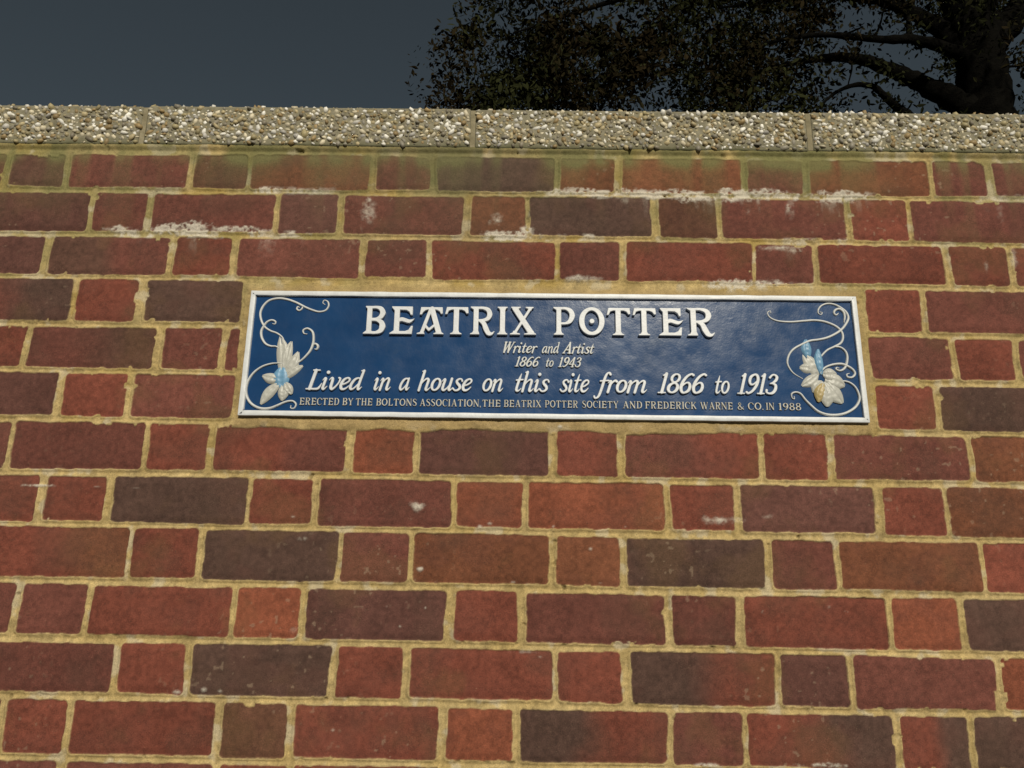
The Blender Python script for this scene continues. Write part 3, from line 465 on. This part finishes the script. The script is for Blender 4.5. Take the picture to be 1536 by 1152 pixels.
g3 = mw.ramp(mw.noise(610, 2, 0.5), [(0.70, (0, 0, 0)), (0.76, (0.5, 0.5, 0.5))])
mw.color(mw.mix(g3, c0, (0.33, 0.24, 0.15)))                                  # pale grit
nb = mw.bump(mw.noise(420, 4, 0.65), 0.55, 0.0012)
mw.normal(nb)
WALL = empty('brick_wall', (0, 0, 0))
tag(WALL, 'red brick garden wall with buff mortar and a pebbled concrete coping', 'wall')
mk('brickwork', V, [F, Fb], mw.m, WALL, Cc, True, {'clay': mask_att})
del V, F, C, Cc, COL, c_b, c_m

# ---------------------------------------------------------------- coping: exposed-aggregate concrete
CZ0, CZ1, CY0, CY1 = 2.2905, 2.3720, -0.0015, 0.245
mc = Mat('coping_concrete', 0.9, 0.25)
cn = mc.ramp(mc.noise(60, 5, 0.6), [(0.3, (0.16, 0.147, 0.098)), (0.7, (0.28, 0.258, 0.185))])
sep = mc.n('ShaderNodeSeparateXYZ'); mc.l(mc.co, sep.inputs[0])
mr = mc.n('ShaderNodeMapRange'); mc.l(sep.outputs['Z'], mr.inputs['Value'])
for k_, v_ in (('From Min', CZ0 + 0.016), ('From Max', CZ0 - 0.002), ('To Min', 0.0), ('To Max', 1.0)): mr.inputs[k_].default_value = v_
mm = mc.n('ShaderNodeMath', operation='MULTIPLY'); mc.l(mr.outputs[0], mm.inputs[0])
mc.l(mc.ramp(mc.noise(16, 5), [(0.3, (0.35, 0.35, 0.35)), (0.6, (1, 1, 1))]), mm.inputs[1])
mc.color(mc.mix(mm.outputs[0], cn, (0.085, 0.088, 0.040)))
mc.normal(mc.bump(mc.noise(300, 4, 0.7), 0.6, 0.002))
mp = Mat('pebbles', 0.55, 0.4)
pc_ = mp.ramp(mp.noise(700, 3), [(0.3, (0.80, 0.80, 0.80)), (0.7, (1.15, 1.15, 1.15))])
mp.color(mp.mix(1.0, mp.attr('tint'), pc_, 'MULTIPLY'))
mj = Mat('coping_mortar', 0.92, 0.2)
mj.color(mj.ramp(mj.noise(50, 5), [(0.3, (0.16, 0.140, 0.085)), (0.7, (0.29, 0.255, 0.17))])); mj.normal(mj.bump(mj.noise(220, 4), 0.5, 0.002))
bm = bmesh.new(); bmesh.ops.create_icosphere(bm, subdivisions=1, radius=1.0)
bm.verts.ensure_lookup_table(); ICO_V = np.array([v.co[:] for v in bm.verts]); ICO_F = np.array([[v.index for v in f.verts] for f in bm.faces]); bm.free()
PCOL = np.array([(0.78, 0.74, 0.62), (0.62, 0.54, 0.36), (0.42, 0.34, 0.18), (0.30, 0.21, 0.09), (0.24, 0.215, 0.155), (0.34, 0.28, 0.14), (0.21, 0.18, 0.12), (0.46, 0.43, 0.36)])
PW = np.array([0.20, 0.15, 0.14, 0.12, 0.12, 0.10, 0.09, 0.08])
def pebbles(x0, x1, seed):
    q = np.random.default_rng(seed); pts = []; cell = {}
    def ok(u, v, r):
        i, j = int(u / 0.012), int(v / 0.012)
        for a in (i - 1, i, i + 1):
            for b in (j - 1, j, j + 1):
                for (pu_, pv_, pr_) in cell.get((a, b), ()):
                    if (pu_ - u) ** 2 + (pv_ - v) ** 2 < (0.66 * (r + pr_)) ** 2: return False
        cell.setdefault((i, j), []).append((u, v, r)); return True
    vmax = (CZ1 - CZ0) + 0.075                   # front face, then on over the top
    for tries, (ra, rb) in ((1300, (0.0052, 0.0074)), (4500, (0.0038, 0.0054)), (7000, (0.0023, 0.0036))):
        n = int(tries * (x1 - x0) / 0.62)
        for _ in range(n):
            u, v, r = q.uniform(x0 + 0.003, x1 - 0.003), q.uniform(0.004, vmax), q.uniform(ra, rb)
            if v < 0.013 and q.random() < 0.5: continue
            if ok(u, v, r): pts.append((u, v, r))
    Vs, Cs = [], []
    H = CZ1 - CZ0
    for u, v, r in pts:
        M = q.normal(size=(3, 3)); Q, _ = np.linalg.qr(M)
        s = r * np.array([q.uniform(0.9, 1.6), q.uniform(0.65, 1.0), q.uniform(0.6, 0.9)])
        P_ = (ICO_V * (1 + q.normal(0, 0.13, (len(ICO_V), 1)))) * s @ Q
        if v < H - 0.004: c = (u, CY0 + 0.45 * r * q.uniform(0.0, 1.3), CZ0 + v)
        else: c = (u, CY0 + 0.004 + (v - H + 0.004), CZ1 - 0.30 * r * q.uniform(-0.2, 1.2))
        Vs.append(P_ + c)
        base = np.array((0.97, 1.0, 1.10)) * PCOL[q.choice(len(PCOL), p=PW)] * q.uniform(0.75, 1.2)
        Cs.append(np.tile(base, (len(ICO_V), 1)))
    n = len(pts)
    F_ = (ICO_F[None] + (np.arange(n) * len(ICO_V))[:, None, None]).reshape(-1, 3)
    return np.vstack(Vs), F_, np.vstack(Cs)
cj = list(COP_J); st_ = 0.6205
while cj[0] > WX0 + 0.2: cj.insert(0, cj[0] - st_)
while cj[-1] < WX1 - 0.2: cj.append(cj[-1] + st_)
for i in range(len(cj) - 1):
    x0, x1 = cj[i] + 0.0045, cj[i + 1] - 0.0045
    dz = random.uniform(-0.0012, 0.0012)
    bm = bmesh.new(); bmesh.ops.create_cube(bm, size=1.0)
    for v in bm.verts:
        v.co = Vector(((x0 + x1) / 2 + v.co.x * (x1 - x0), (CY0 + CY1) / 2 + v.co.y * (CY1 - CY0), (CZ0 + CZ1) / 2 + v.co.z * (CZ1 - CZ0)))
    bmesh.ops.bevel(bm, geom=list(bm.edges), offset=0.0035, segments=3, affect='EDGES', profile=0.5)
    for v in bm.verts: v.co.z += dz
    me = bpy.data.meshes.new('coping_stone'); bm.to_mesh(me); bm.free(); me.materials.append(mc.m)
    o = bpy.data.objects.new('coping_stone', me); col.objects.link(o); o.parent = WALL
    if x1 < -1.75 or x0 > 1.75: continue
    pv_, pf_, pc2 = pebbles(x0, x1, 500 + i); pv_[:, 2] += dz
    mk('pebble_facing', pv_, pf_, mp.m, o, pc2)
V_, F_ = [], []
for x in cj[1:-1]:
    b, f = box_arrays(x - 0.0046, x + 0.0046, CY0 + 0.0015, CY1 - 0.004, CZ0 + 0.002, CZ1 - 0.0025)
    F_.append(f + 8 * len(V_)); V_.append(b)
mk('coping_joint', np.vstack(V_), np.vstack(F_), mj.m, WALL, smooth=False)

# ---------------------------------------------------------------- the plaque (local millimetres, x right, y up, z out of the wall)
PLQ = empty('plaque', (PL_C[0], -0.004, PL_C[1]))
PLQ.rotation_euler = (0, -PL_A, 0)
tag(PLQ, 'long dark blue cast metal plaque with white raised lettering, set in the brick wall', 'plaque')
def loc3(x, y, z): return np.stack([np.asarray(x) / 1000, -np.asarray(z) / 1000, np.asarray(y) / 1000], -1)
PW_, PH_ = PL_W * 1000, PL_H * 1000
FW, FH, BH = 9.0, 5.5, 0.5            # border width, border height, field height above the wall
mb = Mat('blue_enamel_paint', 0.30, 0.24)
k1 = mb.noise(14, 5, 0.6); k2 = mb.noise(70, 4, 0.6)
c1 = mb.ramp(k1, [(0.3, (0.008, 0.041, 0.125)), (0.75, (0.012, 0.054, 0.155))])
dirt = mb.ramp(mb.noise(9, 7, 0.68), [(0.56, (0, 0, 0)), (0.80, (0.22, 0.22, 0.22))])
c2 = mb.mix(dirt, c1, (0.10, 0.115, 0.12))
pits = mb.ramp(mb.noise(230, 2, 0.5), [(0.74, (0, 0, 0)), (0.80, (0.3, 0.3, 0.3))])
mb.color(mb.mix(pits, c2, (0.10, 0.12, 0.15)))
rg = mb.ramp(mb.noise(30, 4), [(0.3, (0.17, 0.17, 0.17)), (0.7, (0.31, 0.31, 0.31))]); mb.l(rg, mb.b.inputs['Roughness'])
mb.normal(mb.bump(mb.noise(60, 4), 0.042, 0.006, mb.bump(mb.noise(330, 3), 0.08, 0.0012)))
def white_paint(name, base, worn):
    m = Mat(name, 0.42, 0.45)
    a = m.ramp(m.noise(55, 5, 0.65), [(0.28, tuple(0.84 * c for c in base)), (0.6, base)])
    g = m.ramp(m.noise(140, 4, 0.7), [(0.66, (0, 0, 0)), (0.82, (0.55, 0.55, 0.55))])
    m.color(m.mix(g, a, worn)); m.normal(m.bump(m.noise(260, 3), 0.25, 0.0012)); return m.m
MWH = white_paint('white_border_paint', (0.68, 0.71, 0.74), (0.42, 0.38, 0.30))
MLT = white_paint('white_letter_paint', (0.66, 0.69, 0.73), (0.45, 0.42, 0.36))
MCR = white_paint('cream_scroll_paint', (0.60, 0.62, 0.62), (0.36, 0.33, 0.26))
MSM = white_paint('worn_small_letter_paint', (0.50, 0.485, 0.43), (0.24, 0.21, 0.15))
MLF = white_paint('grey_cream_leaf_paint', (0.47, 0.475, 0.44), (0.28, 0.25, 0.19))
MLB = white_paint('pale_blue_paint', (0.15, 0.32, 0.50), (0.30, 0.36, 0.38))
MLY = white_paint('ochre_paint', (0.42, 0.33, 0.15), (0.30, 0.25, 0.16))
# field: a gently uneven cast sheet
gx = np.linspace(-PW_ / 2 + FW - 1, PW_ / 2 - FW + 1, 420); gy = np.linspace(-PH_ / 2 + FW - 1, PH_ / 2 - FW + 1, 90)
GX, GY = np.meshgrid(gx, gy)
GZ_ = BH + 0.5 * (fbm(GX, GY, 70, 201, 3) - 0.5) + 0.35 * (fbm(GX, GY, 22, 205, 3) - 0.5)
idx = np.arange(GX.size).reshape(GX.shape)
F = np.stack([idx[:-1, :-1], idx[:-1, 1:], idx[1:, 1:], idx[1:, :-1]], -1).reshape(-1, 4)
mk('blue_field', loc3(GX.ravel(), GY.ravel(), GZ_.ravel()), F, mb.m, PLQ)
# border: a closed moulding with softened, slightly wavy edges
def border():
    prof = [(0.0, -6.0), (0.0, FH - 1.0), (0.3, FH - 0.3), (1.0, FH), (FW - 1.4, FH), (FW - 0.7, FH - 0.3), (FW - 0.3, FH - 1.0), (FW, BH - 3.0)]
    hw, hh = PW_ / 2, PH_ / 2
    corners = [(-hw, -hh), (hw, -hh), (hw, hh), (-hw, hh)]; nrm = [(1, 1), (-1, 1), (-1, -1), (1, -1)]
    path = []
    for i in range(4):
        a, b = np.array(corners[i]), np.array(corners[(i + 1) % 4]); na, nb_ = np.array(nrm[i]), np.array(nrm[(i + 1) % 4])
        n = 150 if i % 2 == 0 else 36
        for t in range(n):
            s = t / n; p = a + (b - a) * s
            d = na.astype(float) if t == 0 else ((na + nb_) / 2.0)
            path.append((p, d))
    Vv = []
    for k, (p, d) in enumerate(path):
        for ins, zz in prof:
            q = p + d * ins
            wv = (vnoise(np.array(p[0]), np.array(p[1] + ins * 3), 26, 301) - 0.5) * 0.7
            wz = (vnoise(np.array(p[0] + ins * 4), np.array(p[1]), 18, 303) - 0.5) * 0.7
            Vv.append((q[0] + wv, q[1] + wv, zz + (wz if zz > BH else 0)))
    Vv = np.array(Vv); m = len(prof); n = len(path)
    Ff = []
    for k in range(n):
        for i in range(m - 1):
            a, b = k * m + i, ((k + 1) % n) * m + i
            Ff.append((a, b, b + 1, a + 1))
    return Vv, np.array(Ff)
bvv, bff = border()
mk('border', loc3(bvv[:, 0], bvv[:, 1], bvv[:, 2]), bff, MWH, PLQ)
bv, bf = box_arrays(-PW_ / 2 + 2, PW_ / 2 - 2, -PH_ / 2 + 2, PH_ / 2 - 2, -14, BH - 3)
mk('backing', loc3(bv[:, 0], bv[:, 1], bv[:, 2]), bf, mb.m, PLQ, smooth=False)
# letters: marching squares over the signed distance gives clean outlines; the rim is rounded over
def relief(items, slant, bold, res, h, bev):
    Vs, Fs, base = [], {3: [], 4: [], 5: []}, 0
    def key(*a): return a
    for st, x0, y0, kx, ky in items:
        gx = np.arange(x0 - 34 * kx, x0 + 165 * kx, res); gy = np.arange(y0 - 38 * ky, y0 + 108 * ky, res)
        XX, YY = np.meshgrid((gx - x0) / kx, (gy - y0) / ky)
        Dm = sd_strokes(st, XX, YY, slant, bold) * (kx + ky) / 2
        cid = {}
        def vert(k, x, y, d, side):
            kk = (k, side)
            if kk in cid: return cid[kk]
            t = min(max(-d / bev, 0), 1)
            z = BH + (h - bev * (1 - math.sqrt(max(1 - (1 - t) ** 2, 0)))) if side == 0 else (BH + h - bev if side == 1 else BH - 1.6)
            Vs.append((x, y, z)); cid[kk] = len(Vs) - 1; return len(Vs) - 1
        ins = Dm < 0
        anyc = ins[:-1, :-1] | ins[:-1, 1:] | ins[1:, 1:] | ins[1:, :-1]
        for r, c in zip(*np.nonzero(anyc)):
            cs = [(r, c), (r, c + 1), (r + 1, c + 1), (r + 1, c)]
            poly = []; cross = []
            for i in range(4):
                a, b = cs[i], cs[(i + 1) % 4]; da, db = Dm[a], Dm[b]
                if da < 0: poly.append(vert(a, gx[a[1]], gy[a[0]], da, 0))
                if (da < 0) != (db < 0):
                    t = da / (da - db); x = gx[a[1]] + (gx[b[1]] - gx[a[1]]) * t; y = gy[a[0]] + (gy[b[0]] - gy[a[0]]) * t
                    kk = (min(a, b), max(a, b)); poly.append(vert(kk, x, y, 0.0, 0)); cross.append((kk, x, y, da < 0))
            if 3 <= len(poly) <= 5: Fs[len(poly)].append(poly)
            elif len(poly) == 6: Fs[3] += [poly[:3], [poly[0], poly[2], poly[3]], [poly[0], poly[3], poly[4]], [poly[0], poly[4], poly[5]]]
            if len(cross) == 2:
                o, e = (cross[0], cross[1]) if cross[0][3] else (cross[1], cross[0])     # leaves the shape, enters again
                v = [vert(k_, x, y, 0, s) for s in (1, 2) for k_, x, y, _ in (o, e)]
                Fs[4].append([v[1], v[0], v[2], v[3]])
    V_ = np.array(Vs)
    return V_, [np.array(Fs[k]) for k in (3, 4, 5) if Fs[k]]
def lettering(name, lines, font, slant, gap, bold, res, h, bev, mat):
    for word in lines:
        V_, F_ = relief(layout(word, font, slant, gap), slant, bold, res, h, bev)
        mk(name, loc3(V_[:, 0], V_[:, 1], V_[:, 2]), F_, mat, PLQ, smooth=False)
lettering('title_lettering', [L_TITLE[:7], L_TITLE[7:]], TITLE, 0, 0, 0.2, 0.5, 6.0, 1.0, MLT)
lettering('occupation_lettering', [[w] for w in L_ROLE], ITALIC, 0.28, 2, 1.2, 0.36, 3.2, 0.8, MCR)
lettering('lifetime_lettering', [[w] for w in L_LIFE], ITALIC, 0.28, 3, 1.4, 0.36, 3.2, 0.8, MCR)
lettering('residence_lettering', [[w] for w in L_MAIN], ITALIC, 0.28, 0, 0.7, 0.42, 4.4, 0.9, MLT)
lettering('dedication_lettering', [[w] for w in L_SMALL], SMALL, 0, 8, -0.5, 0.30, 2.4, 0.6, MSM)
# scrolls: half-round tendrils with swelling middle and curled ends
def tendril(pts, wmax, lift):
    P_, _ = spline(pts, [1] * len(pts), 8)
    seg = np.r_[0, np.cumsum(np.hypot(*np.diff(P_, axis=0).T))]; s = seg / seg[-1]
    w = wmax * (0.62 + 0.38 * np.sin(np.pi * np.clip(s, 0, 1))) * np.clip(0.55 + 5 * np.minimum(s, 1 - s), 0, 1) * 0.5
    T = np.gradient(P_, axis=0); T /= np.linalg.norm(T, axis=1)[:, None]; N = np.c_[-T[:, 1], T[:, 0]]
    k = 9; Vv = []
    for i in range(len(P_)):
        for a in np.linspace(0, math.pi, k):
            q = P_[i] + N[i] * w[i] * math.cos(a)
            Vv.append((q[0], q[1], BH - 1.2 + (math.sin(a) ** 0.8) * (w[i] * 1.15 + 1.2) + lift))
    Ff = [(i * k + j, (i + 1) * k + j, (i + 1) * k + j + 1, i * k + j + 1) for i in range(len(P_) - 1) for j in range(k - 1)]
    caps = [[(len(P_) - 1) * k + j for j in range(k)], [k - 1 - j for j in range(k)]]
    Vv = np.array(Vv); bm_ = []
    # balls that close the curled tips
    for e in (0, -1):
        r = w[e] * 1.25; sv_ = ICO_V * r; c = P_[e]
        bm_.append(sv_ + np.array([c[0], c[1], BH + r * 0.4 + lift]))
    V2 = np.vstack([Vv] + bm_); n0 = len(Vv)
    F3 = np.vstack([ICO_F + n0, ICO_F + n0 + len(ICO_V)])
    return V2, [np.array(Ff), F3]
for side in (SCROLL_L, SCROLL_R):
    for k, pts in enumerate(side):
        V_, F_ = tendril(pts, 4.6 if k != 1 or side is SCROLL_R else 3.6, 0.25 * k)
        mk('scroll', loc3(V_[:, 0], V_[:, 1], V_[:, 2]), F_, MCR, PLQ)
# plain leaf sprays where the scrolls meet
def leaf(a, b, w, lift):
    a, b = np.array(a), np.array(b); d = b - a; L = np.linalg.norm(d); d /= L; n = np.array([-d[1], d[0]])
    nu, nv = 18, 9; Vv = []
    for i in range(nu):
        s = i / (nu - 1); wd = w * 0.5 * (math.sin(math.pi * min(s * 0.9 + 0.06, 1)) ** 0.8); cur = 0.10 * L * math.sin(math.pi * s) * (1 if lift % 2 else -1)
        for j in range(nv):
            t = j / (nv - 1) * 2 - 1
            q = a + d * L * s + n * (wd * t + cur * 0.5)
            z = BH - 1 + lift * 0.35 + 3.8 * math.sqrt(max(1 - t * t, 0)) * math.sin(math.pi * (0.1 + 0.8 * s)) - 1.8 * math.exp(-(t / 0.14) ** 2) + 0.5 * math.cos(9 * s * 3 + 5 * abs(t)) * (1 - abs(t))
            Vv.append((q[0], q[1], z))
    Ff = [(i * nv + j, (i + 1) * nv + j, (i + 1) * nv + j + 1, i * nv + j + 1) for i in range(nu - 1) for j in range(nv - 1)]
    return np.array(Vv), np.array(Ff)
for L_ in (LEAF_L, LEAF_R):
    for k, (a, b, w, c) in enumerate(L_):
        V_, F_ = leaf(a, b, w * 0.86, k)
        o = mk('ornament_leaf', loc3(V_[:, 0], V_[:, 1], V_[:, 2]), F_, {'c': MLF, 'b': MLB, 'y': MLY}[c], PLQ)
        if c == 'b': o['label'] = 'pale blue painted leaf'

# ---------------------------------------------------------------- the tree behind the wall
TR = empty('broadleaf_tree', (6.3, 6.2, -0.12))
tag(TR, 'large dark broadleaf tree with spreading limbs, standing behind the brick wall against the night sky', 'tree')
TO = np.array((6.3, 6.2, -0.12))
mbk = Mat('darkened_bark', 0.98, 0.03)
mbk.color(mbk.ramp(mbk.noise(9, 6, 0.65), [(0.3, (0.0025, 0.0025, 0.0022)), (0.7, (0.0065, 0.006, 0.005))])); mbk.normal(mbk.bump(mbk.noise(28, 5, 0.7), 0.9, 0.03))  # near-black: the trunk's unlit night look is put into its colour
def limb(path, seed, n=5):
    q = np.random.default_rng(seed)
    p3 = np.array([p[:3] for p in path]); w = np.array([p[3] for p in path])
    # swing the limb out of the flat so that it has depth
    s = np.linspace(0, 1, len(p3)); 
    qq = np.vstack([2 * p3[0] - p3[1], p3, 2 * p3[-1] - p3[-2]]); P_, W_ = [], []
    for i in range(len(p3) - 1):
        a, b, c, d = qq[i:i + 4]
        for t in np.arange(n) / n:
            P_.append(0.5 * ((2 * b) + (c - a) * t + (2 * a - 5 * b + 4 * c - d) * t * t + (3 * b - a - 3 * c + d) * t ** 3)); W_.append(w[i] + (w[i + 1] - w[i]) * t)
    P_.append(p3[-1]); W_.append(w[-1]); P_ = np.array(P_); W_ = np.array(W_)
    T = np.gradient(P_, axis=0); T /= np.linalg.norm(T, axis=1)[:, None]
    k = 10; Vv = []
    for i in range(len(P_)):
        u = np.cross(T[i], (0, 1, 0.05)); u /= np.linalg.norm(u); v = np.cross(T[i], u)
        for a in range(k):
            th = 2 * math.pi * a / k; r = 0.80 * W_[i] * (1 + 0.10 * q.normal())
            Vv.append(P_[i] + r * (math.cos(th) * u + math.sin(th) * v))
    Ff = [(i * k + j, i * k + (j + 1) % k, (i + 1) * k + (j + 1) % k, (i + 1) * k + j) for i in range(len(P_) - 1) for j in range(k)]
    return np.array(Vv), np.array(Ff)
DEP = {'trunk': (0, 0), 'fork': (0, 0.6), 'a': (0, -0.9), 'b': (0, 0.7), 'c': (0, 0.5), 'd': (0.1, -0.3), 'e': (0, -0.6), 'g': (-0.2, 0.9), 't1': (-0.5, -0.5), 't2': (0.4, 0.4), 't3': (-0.5, -0.6), 't4': (-0.3, -0.2), 't5': (0, 0.2)}
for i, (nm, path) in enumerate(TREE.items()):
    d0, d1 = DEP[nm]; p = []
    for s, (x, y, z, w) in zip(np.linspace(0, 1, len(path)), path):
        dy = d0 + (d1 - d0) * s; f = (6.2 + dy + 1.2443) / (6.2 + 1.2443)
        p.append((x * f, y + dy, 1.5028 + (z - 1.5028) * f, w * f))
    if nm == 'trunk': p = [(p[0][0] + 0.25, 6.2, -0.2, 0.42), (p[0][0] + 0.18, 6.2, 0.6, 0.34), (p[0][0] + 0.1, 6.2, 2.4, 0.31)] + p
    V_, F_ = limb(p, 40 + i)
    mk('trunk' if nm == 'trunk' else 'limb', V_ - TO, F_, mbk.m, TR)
ml = Mat('darkened_leaves', 0.95, 0.04)
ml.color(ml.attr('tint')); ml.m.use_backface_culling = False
q = np.random.default_rng(77)
# leaf clumps fill an uneven crown; thin places let the sky through
def in_crown(x, y, z):
    edge = -0.98 + 0.42 * (vnoise(z, y, 0.55, 401) - 0.5) * 2 + 0.22 * (vnoise(z, y, 0.17, 403) - 0.5) * 2 + 0.35 * np.clip(7.1 - z, 0, 1) * 0
    top = sstep(13.5, 11.0, z + 0.10 * np.abs(x - 2.5) ** 1.6)
    low = sstep(5.2, 5.9, z + 0.5 * (vnoise(x, y, 0.8, 405) - 0.5))
    d = sstep(0.0, 0.16, x - edge) * sstep(9.8, 8.6, x) * top * low
    d = d * (0.09 + 0.80 * sstep(0.42, 0.60, fbm(x + 0.35 * y, z + 0.2 * y, 0.62, 407, 3)))
    return d
NCL = 28000
cx = q.uniform(-2.0, 9.8, NCL * 3); cy = q.uniform(4.9, 8.2, NCL * 3); cz = q.uniform(5.3, 11.8, NCL * 3)
f = (6.2 + 1.2443) / (cy + 1.2443); gx_ = cx * f; gz_ = 1.5028 + (cz - 1.5028) * f
den = in_crown(cx * f, cy * 0.6, gz_)
den *= np.where(gz_ > 8.7, 0.42, 1.0) * np.where(gx_ > 6.2, 0.45, 1.0)
for x, z, rx, rz, s in GAPS:
    w = sstep(1.15, 0.75, np.sqrt(((gx_ - x) / rx) ** 2 + ((gz_ - z) / rz) ** 2) + 0.5 * (vnoise(gx_, gz_, 0.13, 411) - 0.5))
    den *= 1 - s * w
# round the trunk the crown is open
den *= 1 - 0.55 * sstep(2.6, 3.6, gx_) * sstep(8.5, 8.0, gz_)
den *= 1 - 0.55 * sstep(0.2, 1.6, gx_) * sstep(0.46, 0.62, fbm(gx_, gz_, 0.42, 431, 3))
keep = q.random(len(cx)) < den
cx, cy, cz = cx[keep], cy[keep], cz[keep]
if len(cx) > NCL: cx, cy, cz = cx[:NCL], cy[:NCL], cz[:NCL]
print('clumps', len(cx))
# a loose sprig at the crown's top left
NL = 6
n = len(cx); off = q.normal(0, 0.055, (n, NL, 3)); ctr = np.stack([cx, cy, cz], -1)[:, None, :] + off
sz = q.uniform(0.020, 0.048, (n, NL)) * (0.7 + 0.6 * vnoise(cx, cz, 0.3, 441))[:, None]
ax = q.normal(size=(n, NL, 3)); ax[..., 2] -= 0.5; ax /= np.linalg.norm(ax, axis=-1, keepdims=True)
bx = np.cross(ax, q.normal(size=(n, NL, 3))); bx /= np.linalg.norm(bx, axis=-1, keepdims=True)
cxv = np.cross(ax, bx)
A = ax * sz[..., None]; B = bx * (0.42 * sz)[..., None]; Cn = cxv * (0.10 * sz)[..., None]
Lv = np.stack([ctr - A, ctr - 0.25 * A + B + Cn, ctr + 0.35 * A + 0.8 * B + Cn, ctr + A, ctr + 0.35 * A - 0.8 * B + Cn, ctr - 0.25 * A - B + Cn], -2).reshape(-1, 3)
m = n * NL; ii = np.arange(m) * 6
LF = [np.stack([ii, ii + 1, ii + 2, ii + 3], -1), np.stack([ii, ii + 3, ii + 4, ii + 5], -1)]
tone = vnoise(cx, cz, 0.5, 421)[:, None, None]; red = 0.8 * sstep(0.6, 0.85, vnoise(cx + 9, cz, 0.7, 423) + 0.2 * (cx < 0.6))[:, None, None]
lc = np.array((0.0130, 0.0145, 0.0055)) * (0.35 + 1.3 * tone) * (1 - red) + np.array((0.0160, 0.0110, 0.0055)) * red  # leaf tints kept far below natural, painting in the crown's lack of light
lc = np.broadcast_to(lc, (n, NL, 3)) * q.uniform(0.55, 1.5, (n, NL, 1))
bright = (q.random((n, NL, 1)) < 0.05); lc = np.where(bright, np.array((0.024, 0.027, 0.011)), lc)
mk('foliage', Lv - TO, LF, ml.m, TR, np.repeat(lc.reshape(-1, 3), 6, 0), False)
